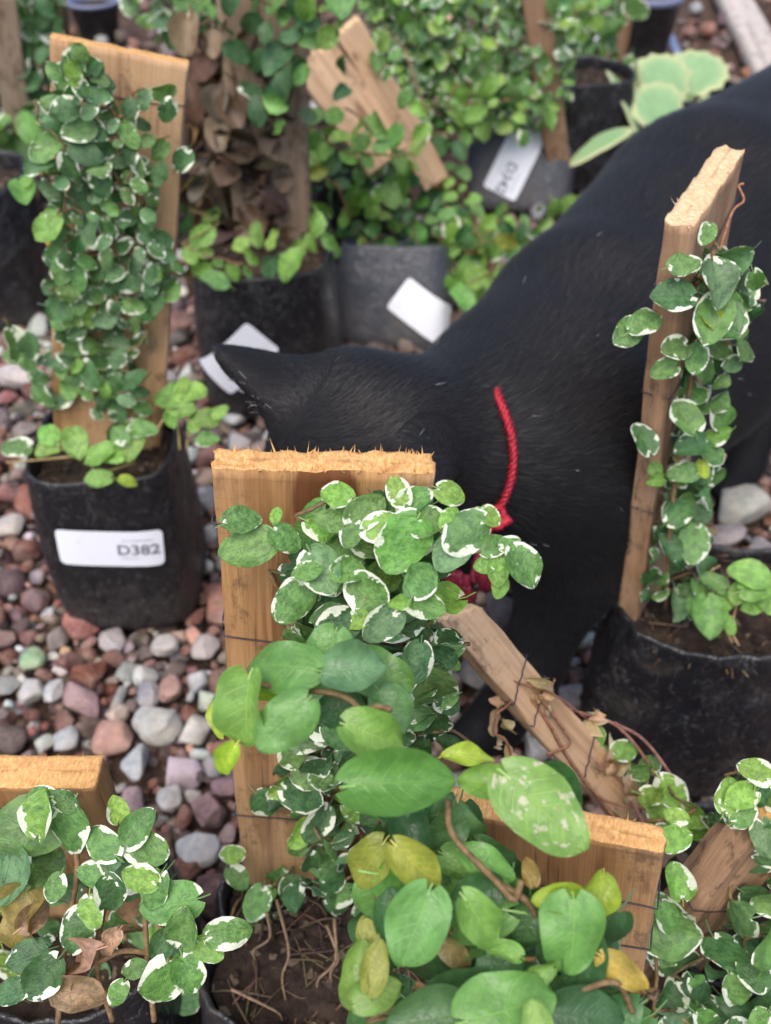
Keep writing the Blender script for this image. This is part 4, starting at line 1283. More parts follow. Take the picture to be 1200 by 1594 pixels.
# G: bottom right
lv, st = Leaves(), Geo()
fG = on_line(0.335, 0.365, 1180, 1594)
b = []
for poly in [[(1125, 1225), (1160, 1190), (1215, 1185), (1260, 1250), (1260, 1350), (1195, 1320), (1150, 1260), (1130, 1250)], [(1140, 1400), (1200, 1350), (1260, 1340), (1260, 1620), (1025, 1620), (1022, 1520), (1070, 1480), (1110, 1440)], [(1030, 1400), (1050, 1400), (1040, 1470), (1022, 1470)]]:
    b += cover(lv, poly, 38, fG, (0.010, 0.016), (-0.1, -1, 0.5), PAL_OLD, 0.9, (0.0, 0.006))
    b += cover(lv, poly, 38, fG, (0.011, 0.0165), (-0.1, -1, 0.5), [(G_MID, 4), (G_DARK, 4), (G_BLUE, 2)], 0.97, (0.008, 0.018))
for q in [(1055, 1305, 0.33, 50, 10, G_YOUNG), (1055, 1368, 0.328, 52, 100, G_YOUNG), (1040, 1433, 0.335, 48, 290, G_MID), (1135, 1235, 0.325, 52, 70, G_YOUNG), (1163, 1268, 0.322, 44, 30, G_MID), (1175, 1200, 0.322, 48, 150, G_YOUNG), (1195, 1310, 0.322, 56, 280, G_BLUE), (1150, 1240, 0.323, 50, 200, G_YOUNG), (1050, 1270, 0.335, 34, 160, G_YOUNG)]:
    leaf_at(lv, *q, tx=0, ty=0.3)
# thin runners trailing over the slanting stick towards the bag
for q in [[(1060, 1290, 0.40), (1010, 1190, 0.40), (960, 1130, 0.40), (905, 1110, 0.402), (875, 1100, 0.402)], [(1100, 1290, 0.39), (1040, 1200, 0.395), (1000, 1150, 0.40), (955, 1125, 0.40)], [(1060, 1330, 0.38), (1010, 1290, 0.385), (985, 1250, 0.39)]]:
    st.tube(curve([W(*p) for p in q], 20), 0.0007, 5, (0.22, 0.11, 0.09, 1))
b += cover(lv, [(990, 1180), (1030, 1200), (1090, 1260), (1130, 1250), (1110, 1300), (1060, 1320), (1010, 1260)], 30, lambda x, y: W(x, y, 0.385), (0.009, 0.014), (-0.2, -1, 0.5), [(G_MID, 3), (G_YOUNG, 3)], 0.9, (0.0, 0.01))
for q in [(930, 1145, 0.40, 34, 60, B_LIGHT), (975, 1168, 0.40, 40, 10, G_YOUNG), (945, 1185, 0.405, 40, 300, G_YOUNG), (985, 1215, 0.405, 40, 280, G_MID), (1015, 1190, 0.40, 36, 20, G_MID)]:
    leaf_at(lv, *q, tx=0, ty=0.4)
stems_from(st, b[::2], 0.0007)
plant(FIG, 'variegated fig at bottom right around the rough barky stake', 'climbing plant', FIGS, gB, lv, st, M_VAR, (8, 10))

# dried vine on the slanting stick
lv, st = Leaves(), Geo()
for q in [(770, 1060, 0.372, 26, 250), (775, 1098, 0.374, 34, 240), (768, 1128, 0.376, 40, 260), (786, 1135, 0.376, 34, 300), (772, 1156, 0.378, 22, 230), (785, 1180, 0.38, 36, 220), (838, 1062, 0.374, 46, -10), (862, 1078, 0.374, 48, 10), (830, 1090, 0.374, 28, 260), (858, 1112, 0.375, 30, 280),
          (915, 1118, 0.40, 54, 20), (928, 1122, 0.40, 40, -30), (945, 1195, 0.398, 50, 250), (962, 1215, 0.398, 54, 300), (970, 1190, 0.40, 40, 60), (985, 1230, 0.40, 50, 280), (955, 1170, 0.40, 36, 100), (978, 1260, 0.402, 44, 240), (995, 1255, 0.402, 40, 330), (1000, 1240, 0.402, 36, 60), (688, 1042, 0.30, 46, 200), (678, 1055, 0.30, 40, 80)]:
    q = (*q[:3], q[3] * 0.8, q[4])
    leaf_at(lv, *q, jit([(0.5, 0.36, 0.22), (0.58, 0.45, 0.31), (0.42, 0.29, 0.17)][rng.integers(3)], 0.2), var=False, tx=rng.normal(0, 0.6), ty=rng.normal(0.2, 0.5), bend=rng.normal(-0.9, 0.8), cup=rng.normal(1.2, 1.0), pet=0.1, wave=0.35, wr=rng.uniform(0.22, 0.36))
for q, r in [([(700, 930, 0.360), (745, 985, 0.366), (800, 1060, 0.373), (850, 1120, 0.380), (885, 1180, 0.386), (930, 1240, 0.395), (970, 1290, 0.40)], 0.0008), ([(775, 1040, 0.370), (795, 1090, 0.372), (775, 1110, 0.374), (768, 1140, 0.376), (785, 1150, 0.377), (795, 1175, 0.379), (785, 1200, 0.38)], 0.0006), ([(840, 1085, 0.374), (880, 1140, 0.382), (885, 1160, 0.383), (850, 1175, 0.383)], 0.0006),
             ([(720, 960, 0.361), (770, 1030, 0.367), (800, 1060, 0.371), (860, 1080, 0.374), (915, 1120, 0.398)], 0.0005), ([(890, 1190, 0.388), (940, 1245, 0.394), (1010, 1260, 0.40)], 0.0006)]:
    st.tube(curve([np.array(W(*p)) for p in q], 24), r, 5, (0.26, 0.13, 0.08, 1))
plant('dried_vine', 'withered vine with curled tan leaves along the slanting stick', 'dried vine', None, eB, lv, st, M_BIG, (6, 8))

# V: the tall stake in the bag with the sticker
lv, st = Leaves(), Geo()
fV = on_plane(0.487)
polyV = [(98, 115), (150, 88), (178, 150), (195, 215), (225, 255), (245, 300), (252, 380), (262, 440), (235, 490), (212, 560), (198, 620), (165, 640), (115, 580), (100, 530), (84, 460), (86, 380), (80, 300), (68, 240), (94, 215)]
b = cover(lv, polyV, 21, fV, (0.008, 0.0120), (0.12, -1, 0.45), PAL_OLD, 0.85, (0.0, 0.008))
for pv in ([(208, 155), (245, 142), (288, 155), (272, 190), (235, 235), (205, 215)], [(250, 235), (295, 240), (272, 290), (245, 285)], [(250, 375), (302, 420), (272, 462), (240, 430)]):
    b += cover(lv, pv, 25, fV, (0.010, 0.0135), (0.12, -1, 0.5), PAL_VAR, 0.85, (0.006, 0.02), spread=0.6)
b += cover(lv, polyV, 20, fV, (0.0085, 0.0128), (0.12, -1, 0.5), PAL_VAR, 0.92, (0.008, 0.024), spread=0.6)
b += cover(lv, [(10, 530), (60, 530), (110, 560), (120, 610), (80, 630), (50, 570), (5, 560)], 22, fV, (0.010, 0.0135), (0.1, -1, 0.6), PAL_VAR, 0.9, (0.0, 0.012))
b += cover(lv, [(150, 600), (215, 580), (235, 640), (200, 700), (180, 690)], 22, on_plane(0.47), (0.010, 0.014), (0.1, -1, 0.6), PAL_VAR, 0.9, (0.0, 0.012))
for q in [(150, 102, 0.46, 36, 85, G_DARK), (37, 300, 0.55, 48, 290, B_MID), (40, 280, 0.55, 22, 120, G_YOUNG), (72, 672, 0.575, 40, 130, B_LIGHT), (22, 695, 0.575, 42, 190, G_MID), (70, 700, 0.575, 40, 180, B_LIGHT), (118, 692, 0.565, 50, 280, B_LIGHT), (150, 710, 0.56, 48, 200, B_LIGHT), (175, 705, 0.56, 44, 330, G_YOUNG),
          (205, 695, 0.56, 44, 250, B_LIGHT), (185, 675, 0.56, 36, 120, G_MID), (225, 670, 0.565, 42, 10, G_MID), (150, 745, 0.56, 38, 190, B_LIGHT), (200, 748, 0.558, 26, -10, B_YEL), (260, 618, 0.565, 52, 160, B_MID), (300, 610, 0.565, 46, 20, G_YOUNG), (285, 636, 0.56, 44, 340, B_LIGHT), (330, 648, 0.56, 42, 30, B_LIGHT),
          (345, 640, 0.56, 28, 60, B_LIGHT), (325, 685, 0.56, 34, 10, G_MID), (285, 595, 0.565, 28, 90, G_YOUNG), (270, 655, 0.56, 34, 280, B_LIGHT), (305, 660, 0.56, 36, 250, B_LIGHT), (78, 378, 0.52, 16, 300, (0.5, 0.36, 0.05)), (110, 605, 0.58, 40, 260, B_MID)]:
    leaf_at(lv, *q, var=q[5] is G_MID, tx=rng.normal(0, 0.2), ty=0.45)
stems_from(st, b[::2], 0.0007)
for q in [[(225, 700), (250, 660), (270, 630)], [(290, 700), (300, 650), (320, 645)], [(120, 710), (70, 715), (10, 720)], [(280, 700), (275, 650), (262, 620)], [(210, 720), (150, 735), (140, 700)]]:
    st.tube(curve([W(x, y, 0.568) for x, y in q], 10), 0.0007, 5, (0.28, 0.22, 0.10, 1))
plant(FIG, 'dense variegated fig covering the stake at upper left, above the D382 sticker', 'climbing plant', FIGS, botV, lv, st, M_VAR, (6, 8))

# vines behind, all softly out of focus
BACK = [
    # label, list of (polygon, depth, spacing, size, palette, variegated share)
    ('plain fig trailing low between the two leaning bags beyond the cat', [
        ([(480, 215), (560, 200), (640, 225), (720, 240), (730, 330), (830, 350), (760, 400), (735, 450), (690, 430), (600, 385), (520, 410), (470, 380), (500, 320)], lambda x, y: atY(x, y, 0.93 - (y - 200) * 0.0004), 19, (0.012, 0.020), [(B_MID, 4), (B_DARK, 3), (B_LIGHT, 3), (G_YOUNG, 2), (B_OLIVE, 0.7)], 0.08),
        ([(462, 175), (560, 192), (665, 228), (640, 265), (480, 245)], lambda x, y: W(x, y, 0.83), 24, (0.014, 0.022), [(B_MID, 3), (B_LIGHT, 2), (G_YOUNG, 2)], 0.1),
        ([(590, 60), (640, 130), (672, 205), (650, 215), (608, 140), (575, 75)], lambda x, y: W(x, y, 0.85), 22, (0.013, 0.02), [(G_MID, 3), (G_YOUNG, 2)], 0.8),
        ([(520, 100), (560, 130), (545, 165), (510, 140)], lambda x, y: W(x, y, 0.80), 26, (0.013, 0.02), [(B_MID, 3), (B_DARK, 2)], 0.1),
        ([(690, 300), (800, 330), (880, 320), (820, 390), (770, 440), (735, 480), (700, 470)], lambda x, y: atZ(x, y, 0.055), 20, (0.012, 0.021), [(B_MID, 4), (B_LIGHT, 3), (G_YOUNG, 2), (B_YEL, 0.5)], 0.05),
        ([(480, 230), (640, 230), (720, 300), (760, 380), (700, 420), (520, 400), (490, 330)], lambda x, y: atY(x, y, 0.96), 18, (0.014, 0.022), [(B_DARK, 3), (G_DARK, 3), (BROWN, 1.2), ((0.08, 0.05, 0.03), 1.5)], 0.0)], (0.02, 0.92, 0.1)),
    ('bushy variegated fig filling the top centre', [
        ([(555, -20), (870, -20), (888, 60), (885, 150), (840, 200), (760, 205), (700, 235), (650, 205), (600, 130), (575, 60)], on_plane(1.07), 12, (0.010, 0.016), [(G_MID, 4), (G_BLUE, 3), (G_YOUNG, 3), (B_MID, 2), (B_LIGHT, 1)], 0.95),
        ([(555, -20), (870, -20), (888, 60), (885, 150), (840, 200), (760, 205), (700, 235), (650, 205), (600, 130), (575, 60)], on_plane(1.10), 13, (0.012, 0.018), PAL_OLD, 0.9),
        ([(690, 150), (800, 130), (860, 180), (830, 215), (720, 240)], on_plane(1.03), 26, (0.016, 0.024), PAL_FRESH, 0.1)], (0.05, 1.1, 0.12)),
    ('pale tipped fig on the reddish stake beside the potted plant', [
        ([(865, -20), (990, -20), (985, 30), (955, 60), (975, 110), (960, 150), (905, 145), (880, 110), (890, 40)], on_plane(1.27), 16, (0.015, 0.024), [(G_MID, 3), (B_MID, 2), (G_YOUNG, 2)], 0.9),
        ([(865, -20), (960, -20), (950, 110), (905, 120), (880, 90)], on_plane(1.31), 15, (0.015, 0.022), PAL_OLD, 0.8)], (0.3, 1.3, 0.1)),
    ('dark green fig hanging over the grey weathered stake', [
        ([(300, -20), (480, -20), (500, 40), (470, 90), (450, 170), (400, 190), (380, 120), (330, 60)], on_plane(0.745), 30, (0.014, 0.022), [(B_DARK, 4), (G_DARK, 3), (B_MID, 2), (G_BLUE, 1)], 0.05),
        ([(480, 10), (540, 0), (520, 60), (470, 80)], on_plane(0.735), 26, (0.014, 0.022), [(B_MID, 3), (B_LIGHT, 2)], 0.0),
        ([(410, 180), (470, 120), (490, 180), (430, 210)], on_plane(0.74), 26, (0.012, 0.02), [(B_DARK, 3), (B_MID, 1)], 0.0)], (-0.08, 0.76, 0.13)),
    ('small bright seedlings of fig in the bag under the half hidden sticker', [
        ([(290, 320), (330, 330), (330, 400), (420, 350), (440, 400), (500, 350), (520, 390), (440, 430), (380, 440), (300, 440)], lambda x, y: atZ(x, y, 0.14), 24, (0.012, 0.019), [(B_LIGHT, 4), (B_MID, 3), (G_YOUNG, 2), (B_DARK, 1)], 0.1)], (-0.1, 0.7, 0.125)),
    ('bright variegated fig above the broad left stake', [
        ([(205, -20), (320, -20), (310, 40), (330, 75), (270, 80), (235, 50), (210, 20)], on_plane(1.0), 15, (0.013, 0.019), [(G_MID, 4), (G_YOUNG, 2), (G_BLUE, 2)], 0.85),
        ([(310, -20), (370, -20), (360, 60), (330, 100), (305, 60)], on_plane(0.99), 17, (0.013, 0.019), PAL_OLD, 0.8)], (-0.22, 1.02, 0.1)),
    ('dark leaved fig at the top left corner', [
        ([(-60, -20), (95, -20), (100, 50), (80, 70), (85, 220), (60, 260), (-60, 255)], on_plane(1.06), 17, (0.014, 0.022), [(G_DARK, 4), (B_DARK, 3), (G_MID, 2)], 0.6),
        ([(-60, -20), (95, -20), (90, 240), (-60, 250)], on_plane(1.11), 15, (0.014, 0.022), PAL_OLD, 0.5),
        ([(-40, 180), (60, 200), (45, 250), (-40, 260)], on_plane(1.03), 26, (0.018, 0.026), [(B_MID, 2), (G_MID, 2)], 0.3)], (-0.45, 1.1, 0.1)),
]
for label, patches, org in BACK:
    lv, st = Leaves(), Geo()
    for poly, place, sp, size, pal, var in patches:
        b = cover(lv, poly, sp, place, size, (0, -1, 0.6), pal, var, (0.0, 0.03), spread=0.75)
        stems_from(st, b[::3], 0.0009, maxd=0.08)
    plant(FIG, label, 'climbing plant', FIGS, np.array(org), lv, st, M_VAR, (4, 5))

# withered growth on the grey stake
lv, st = Leaves(), Geo()
b = cover(lv, [(290, 60), (400, 40), (440, 180), (445, 330), (430, 430), (320, 440), (290, 300), (300, 180)], 20, on_plane(0.775), (0.014, 0.026), (0, -1, 0.4), [((0.13, 0.085, 0.055), 3), ((0.07, 0.05, 0.036), 4), ((0.20, 0.16, 0.13), 1.5), ((0.24, 0.17, 0.11), 1)], 0.0, (0, 0.02), spread=1.0, bend=-0.9, cup=1.0)
b += cover(lv, [(285, 90), (430, 60), (440, 430), (320, 440)], 22, on_plane(0.80), (0.016, 0.026), (0, -1, 0.4), [((0.07, 0.045, 0.03), 3), (BROWN, 1)], 0.0, (0, 0.01), spread=0.8, bend=-0.6, cup=0.8)
stems_from(st, b[::2], 0.001, (0.13, 0.08, 0.05), 0.08)
plant('dried_vine', 'brown withered vine clumped on the grey weathered stake at upper left', 'dried vine', None, np.array([-0.1, 0.78, 0.12]), lv, st, M_BIG, (4, 5))
# low dead litter behind
# ------------------------------------------------------------------ the cat
def build_cat():
    lo = np.array([-0.14, 0.24, -0.012])
    hi = np.array([0.50, 0.86, 0.345])
    h = 0.0028
    n = np.ceil((hi - lo) / h).astype(int)
    D = np.full(tuple(n), 0.05, np.float32)
    ax = [lo[i] + h * np.arange(n[i]) for i in range(3)]
    flows = []

    def block(pmin, pmax):
        a = np.clip(np.floor((np.array(pmin) - lo) / h).astype(int), 0, n - 1)
        b = np.clip(np.ceil((np.array(pmax) - lo) / h).astype(int) + 1, 1, n)
        s = tuple(slice(a[i], b[i]) for i in range(3))
        g = np.meshgrid(*[ax[i][s[i]].astype(np.float32) for i in range(3)], indexing='ij')
        return s, g

    def smin(s, d, k):
        o = D[s]
        q = np.maximum(k - np.abs(o - d), 0) / k
        D[s] = np.minimum(o, d) - q * q * k * 0.25

    def cone(a, ra, b, rb, k=0.018, flow=None, fl=1.0):
        a, b = np.asarray(a, float), np.asarray(b, float)
        m = max(ra, rb) + k + 0.012
        s, (x, y, z) = block(np.minimum(a, b) - m, np.maximum(a, b) + m)
        ba = b - a
        L2 = ba @ ba + 1e-9
        t = np.clip(((x - a[0]) * ba[0] + (y - a[1]) * ba[1] + (z - a[2]) * ba[2]) / L2, 0, 1)
        d = np.sqrt((x - a[0] - ba[0] * t) ** 2 + (y - a[1] - ba[1] * t) ** 2 + (z - a[2] - ba[2] * t) ** 2) - (ra + (rb - ra) * t)
        smin(s, d.astype(np.float32), k)
        flows.append(((a + b) / 2, nz(flow if flow is not None else ba), fl, a, b, max(ra, rb)))

    # landmarks measured on the photograph
    skull = W(574, 700, 0.420)
    crown = W(530, 672, 0.415)
    f = nz(-0.93 * CU - 0.20 * CR - 0.15 * CF)             # where the nose points: down, behind the stake
    nape = W(748, 690, 0.456)
    wither = W(918, 520, 0.525)
    mid = W(1092, 358, 0.61)
    rump = W(1268, 236, 0.71)
    chest = W(845, 690, 0.495)
    belly = W(1050, 545, 0.60)
    groin = W(1200, 430, 0.68)
    back = nz(rump - wither)
    cone(skull, 0.0385, crown, 0.0335, 0.012, nape - skull, 0.6)
    cone(skull, 0.034, skull + f * 0.036, 0.024, 0.015, -f, 0.5)
    cone(skull + f * 0.036, 0.023, skull + f * 0.052, 0.0145, 0.012, -f, 0.4)
    sd_ = nz(np.cross(f, nape - skull))
    cone(skull + f * 0.045 + sd_ * 0.008, 0.010, skull + f * 0.053 + sd_ * 0.008, 0.009, 0.006, -f, 0.4)
    cone(skull + f * 0.045 - sd_ * 0.008, 0.010, skull + f * 0.053 - sd_ * 0.008, 0.009, 0.006, -f, 0.4)
    cone(skull + f * 0.056 + nz(crown - skull) * 0.006, 0.0035, skull + f * 0.062 + nz(crown - skull) * 0.006, 0.003, 0.004, -f, 0.2)
    cone(skull, 0.036, nape, 0.040, 0.015, nape - skull, 0.8)
    cone(nape, 0.040, wither, 0.050, 0.012, back + nz(wither - nape), 1.0)
    cone(nape + (0.0, 0, -0.01), 0.040, chest, 0.050, 0.03, (0.3, 0.2, -0.8), 1.0)
    cone(chest, 0.048, wither, 0.050, 0.02, back + np.array([0, 0, -0.4]), 1.0)
    cone(wither, 0.053, mid, 0.068, 0.010, back, 1.1)
    cone(mid, 0.068, rump, 0.066, 0.010, back, 1.1)
    cone(chest, 0.052, belly, 0.056, 0.04, back + np.array([0, 0, -0.3]), 1.1)
    cone(belly, 0.056, groin, 0.050, 0.04, back + np.array([0, 0, -0.3]), 1.1)
    # forelegs
    sh = W(905, 760, 0.505)
    el = W(893, 870, 0.515)
    wr = W(828, 1030, 0.545)
    pw = atZ(775, 1120, 0.019)
    toe = atZ(735, 1150, 0.015)
    dn = np.array([0, 0, -1.])
    cone(wither + (0.0, -0.03, -0.03), 0.040, sh, 0.037, 0.02, dn + back * 0.5, 0.9)
    cone(sh, 0.037, el, 0.027, 0.025, dn + back * 0.3, 0.7)
    cone(el, 0.027, wr, 0.0165, 0.015, dn, 0.5)
    cone(wr, 0.0165, pw, 0.0150, 0.012, dn, 0.45)
    cone(pw, 0.0155, toe, 0.0135, 0.012, toe - pw, 0.35)
    for q in (-1, 0, 1):
        s2 = nz(np.cross(toe - pw, (0, 0, 1))) * 0.0085 * q
        cone(toe + s2 * 0.6, 0.0085, toe + s2 + nz(toe - pw) * (0.008 - 0.002 * abs(q)) - (0, 0, 0.003), 0.0065, 0.004, toe - pw, 0.3)
    off = np.array([-0.058, 0.040, 0])
    el2, wr2, pw2 = chest + (-0.045, 0.0, -0.045), chest + (-0.055, 0.004, -0.115), chest + (-0.060, -0.008, 0)
    pw2[2] = 0.019
    toe2 = pw2 + (-0.016, -0.022, -0.004)
    cone(chest + (-0.02, 0.01, 0.0), 0.040, el2, 0.028, 0.03, dn, 0.8)
    cone(el2, 0.027, wr2, 0.0165, 0.015, dn, 0.5)
    cone(wr2, 0.0165, pw2, 0.015, 0.012, dn, 0.45)
    cone(pw2, 0.0155, toe2, 0.0135, 0.012, toe2 - pw2, 0.35)
    for q in (-1, 0, 1):
        s2 = nz(np.cross(toe2 - pw2, (0, 0, 1))) * 0.0085 * q
        cone(toe2 + s2 * 0.6, 0.0085, toe2 + s2 + nz(toe2 - pw2) * 0.007 - (0, 0, 0.003), 0.0065, 0.004, toe2 - pw2, 0.3)
    # hind legs
    lat = nz(np.cross(back, (0, 0, 1)))                     # towards the viewer's right
    foot = atZ(1152, 726, 0.018)
    for sgn, ft in ((1, foot), (-1, foot - lat * 0.105 + back * 0.035)):
        hip = rump + lat * 0.030 * sgn - np.array([0, 0, 0.02])
        knee = hip * 0.42 + ft * 0.58 + np.array([0, 0, 0.032]) - back * 0.02
        hock = ft + back * 0.040 + np.array([0, 0, 0.055])
        cone(hip, 0.052, knee, 0.032, 0.03, dn - back * 0.2, 0.9)
        cone(knee, 0.030, hock, 0.018, 0.018, dn + back * 0.4, 0.6)
        cone(hock, 0.0165, ft, 0.0150, 0.012, dn, 0.4)
        tt = ft - back * 0.022 - (0, 0, 0.004)
        cone(ft, 0.0155, tt, 0.0135, 0.012, tt - ft, 0.35)
    # tail, out of the picture: hangs and curls behind
    tl = curve([rump + back * 0.045, rump + back * 0.085 + (0, 0, -0.02), rump + back * 0.11 + (0, 0, -0.09), rump + back * 0.125 + (-0.01, 0, -0.15)], 7)
    for i in range(6):
        cone(tl[i], 0.016 - 0.0012 * i, tl[i + 1], 0.016 - 0.0012 * (i + 1), 0.012, None, 0.8)

    ears = []

    def ear(base, tip, opening, hw0):
        a = nz(tip - base)
        L = np.linalg.norm(tip - base)
        o = nz(opening - a * (opening @ a))
        w = np.cross(a, o)
        base = base - a * 0.006
        L += 0.006
        s, (x, y, z) = block(np.minimum(base, tip) - 0.04, np.maximum(base, tip) + 0.04)
        P = [x - base[0], y - base[1], z - base[2]]
        pa = P[0] * a[0] + P[1] * a[1] + P[2] * a[2]
        pw_ = P[0] * w[0] + P[1] * w[1] + P[2] * w[2]
        po = P[0] * o[0] + P[1] * o[1] + P[2] * o[2]
        u = np.clip(pa / L, 0, 1)
        hw = hw0 * (1 - u) ** 0.85 + 0.0026
        d = (np.sqrt((pw_ / hw) ** 2 + (po / (hw * 0.62)) ** 2) - 1) * hw * 0.6
        d = np.maximum(d, pa - L)
        d = np.maximum(d, -pa - 0.004)
        smin(s, d.astype(np.float32), 0.007)
        hi_ = hw * 0.86
        di = (np.sqrt((pw_ / hi_) ** 2 + ((po - 0.58 * hw) / (hw * 0.60)) ** 2) - 1) * hw * 0.55
        di = np.maximum(di, pa - L * 0.72)
        di = np.maximum(di, 0.004 - pa)
        D[s] = np.maximum(D[s], -di.astype(np.float32))
        flows.append(((base + tip) / 2, a, 0.40, base + a * 0.006, tip, hw0 * 0.9))
        ears.append((base, tip, a, w, o, hw0))

    ear(W(462, 624, 0.408), W(330, 540, 0.390), -0.48 * CR - 0.66 * CU + 0.52 * CF, 0.0250)
    ear(W(650, 706, 0.394), W(688, 778, 0.355), -0.45 * CR - 0.85 * CU - 0.1 * CF, 0.0160)

    # surface of the field
    S = D < 0
    cx = np.zeros(tuple(n - 1), np.uint8)
    for i in (0, 1):
        for j in (0, 1):
            for k in (0, 1):
                cx += S[i:n[0] - 1 + i, j:n[1] - 1 + j, k:n[2] - 1 + k]
    act = np.argwhere((cx > 0) & (cx < 8))
    idx = np.full(tuple(n - 1), -1, np.int64)
    idx[tuple(act.T)] = np.arange(len(act))
    acc = np.zeros((len(act), 3))
    cnt = np.zeros(len(act))
    for axis in range(3):
        oth = [q for q in range(3) if q != axis]
        for u in (0, 1):
            for v in (0, 1):
                o0 = np.zeros(3, int)
                o0[oth[0]], o0[oth[1]] = u, v
                o1 = o0.copy()
                o1[axis] = 1
                d0 = D[tuple((act + o0).T)].astype(float)
                d1 = D[tuple((act + o1).T)].astype(float)
                c = (d0 < 0) != (d1 < 0)
                t = np.where(c, d0 / np.where(c, d0 - d1, 1), 0)
                p = act + o0
                pp = p.astype(float)
                pp[:, axis] += t
                acc[c] += pp[c]
                cnt[c] += 1
    V = lo + h * acc / cnt[:, None]
    Q = []
    for axis in range(3):
        a1, a2 = [(1, 2), (2, 0), (0, 1)][axis]
        sl0 = [slice(0, m) for m in n]
        sl1 = [slice(0, m) for m in n]
        sl0[axis] = slice(0, n[axis] - 1)
        sl1[axis] = slice(1, n[axis])
        e = np.argwhere(S[tuple(sl0)] != S[tuple(sl1)])
        ok = (e[:, a1] > 0) & (e[:, a2] > 0) & (e[:, a1] < n[a1] - 1) & (e[:, a2] < n[a2] - 1)
        e = e[ok]
        ins = S[tuple(e.T)]
        c = []
        for (u, v) in ((1, 1), (0, 1), (0, 0), (1, 0)):
            q = e.copy()
            q[:, a1] -= u
            q[:, a2] -= v
            c.append(idx[tuple(q.T)])
        c = np.stack(c, 1)
        c[~ins] = c[~ins][:, ::-1]
        Q.append(c)
    Q = np.vstack(Q)
    # light smoothing
    for lam in (0.5, -0.35, 0.5, -0.35, 0.4):
        s = np.zeros_like(V)
        k = np.zeros(len(V))
        for i in range(4):
            a, b = Q[:, i], Q[:, (i + 1) % 4]
            np.add.at(s, a, V[b])
            np.add.at(k, a, 1)
        V = V + lam * (s / np.maximum(k, 1)[:, None] - V)
    return V, Q, flows, ears


CV, CQ, FLOWS, EARS = build_cat()
fn = np.cross(CV[CQ[:, 2]] - CV[CQ[:, 0]], CV[CQ[:, 3]] - CV[CQ[:, 1]])
CN = np.zeros_like(CV)
for i in range(4):
    np.add.at(CN, CQ[:, i], fn)
CN /= np.linalg.norm(CN, axis=1, keepdims=True) + 1e-12

n = NT('black_coat')
M_SKIN = n.final((0.006, 0.0055, 0.007), 0.75, None, 0.2)
n = NT('black_fur')
co = n.obj()
g = n.noise(co, 30.0, 3, 0.6)
M_FUR = n.final(n.mix(n.ramp(g, 0.35, 0.65), (0.0052, 0.0047, 0.0060), (0.0085, 0.0072, 0.0080)), 0.52, None, 0.40)
M_FUR.node_tree.nodes['Principled BSDF'].inputs['Sheen Weight'].default_value = 0.10
M_FUR.node_tree.nodes['Principled BSDF'].inputs['Sheen Tint'].default_value = (0.75, 0.82, 1.0, 1)
M_PALE_HAIR = plain_material('pale_hair', (0.55, 0.55, 0.58), 0.5, 100, 0.1, 0.0)
n = NT('red_cord')
co = n.obj()
g = n.noise(co, 900.0, 3, 0.6)
M_RED = n.final(n.mix(n.ramp(g, 0.35, 0.65), (0.20, 0.005, 0.016), (0.46, 0.018, 0.042)), 0.55, n.bump(g, 0.7, 0.0008), 0.4)
M_RED_DARK = plain_material('dark_red_cloth', (0.12, 0.004, 0.018), 0.7, 600, 0.35, 0.5)

cat_o = link('cat', np_mesh('cat', CV, CQ), M_SKIN)
tag(cat_o, 'black cat with a red cord collar, head bowed behind the broad front stake', 'cat')

# fur
tri = np.vstack([CQ[:, [0, 1, 2]], CQ[:, [0, 2, 3]]])
ta = np.linalg.norm(np.cross(CV[tri[:, 1]] - CV[tri[:, 0]], CV[tri[:, 2]] - CV[tri[:, 0]]), axis=1)
tcn = CV[tri].mean(1)
tn = CN[tri].mean(1)
eye_ = np.array([0, 0, H_CAM])
toeye = eye_ - tcn
toeye /= np.linalg.norm(toeye, axis=1, keepdims=True)
wgt = ta * np.where((tn * toeye).sum(1) > -0.25, 1.0, 0.35) * np.where(tcn[:, 1] < 0.47, 1.7, 1.0)
NF = 640000
pick_t = rng.choice(len(tri), NF, p=wgt / wgt.sum())
r1, r2 = rng.random((2, NF))
sw = r1 + r2 > 1
r1[sw], r2[sw] = 1 - r1[sw], 1 - r2[sw]
T3 = tri[pick_t]
P0 = CV[T3[:, 0]] + r1[:, None] * (CV[T3[:, 1]] - CV[T3[:, 0]]) + r2[:, None] * (CV[T3[:, 2]] - CV[T3[:, 0]])
NN = CN[T3[:, 0]] * (1 - r1 - r2)[:, None] + CN[T3[:, 1]] * r1[:, None] + CN[T3[:, 2]] * r2[:, None]
NN /= np.linalg.norm(NN, axis=1, keepdims=True)
fd = np.zeros((NF, 3))
fl = np.zeros(NF)
ws = np.zeros(NF)
for c, dirv, ln, a, b_, rr in FLOWS:
    ba = b_ - a
    t = np.clip(((P0 - a) @ ba) / (ba @ ba + 1e-9), 0, 1)
    d = np.linalg.norm(P0 - a - t[:, None] * ba, axis=1) - rr
    w = np.exp(-np.clip(d, -0.02, 1) / 0.006)
    w = w * (3.0 * (d < 0.003) + 0.2 if ln == 0.40 else 1.0)
    fd += w[:, None] * dirv
    fl += w * ln
    ws += w
fd /= ws[:, None]
fl /= ws
swirl = np.stack([np.sin(P0[:, 1] * 70 + P0[:, 2] * 50), np.sin(P0[:, 0] * 80 + 1), np.sin(P0[:, 0] * 60 + P0[:, 1] * 40 + 2)], 1) * 0.14
fd = fd + swirl + rng.normal(0, 0.085, (NF, 3))
fd -= NN * (fd * NN).sum(1, keepdims=True)
fd /= np.linalg.norm(fd, axis=1, keepdims=True) + 1e-9
Lh = 0.0085 * fl * (0.6 + 0.7 * rng.random(NF))
al = np.clip(rng.normal(0.24, 0.09, NF), 0.06, 0.9)
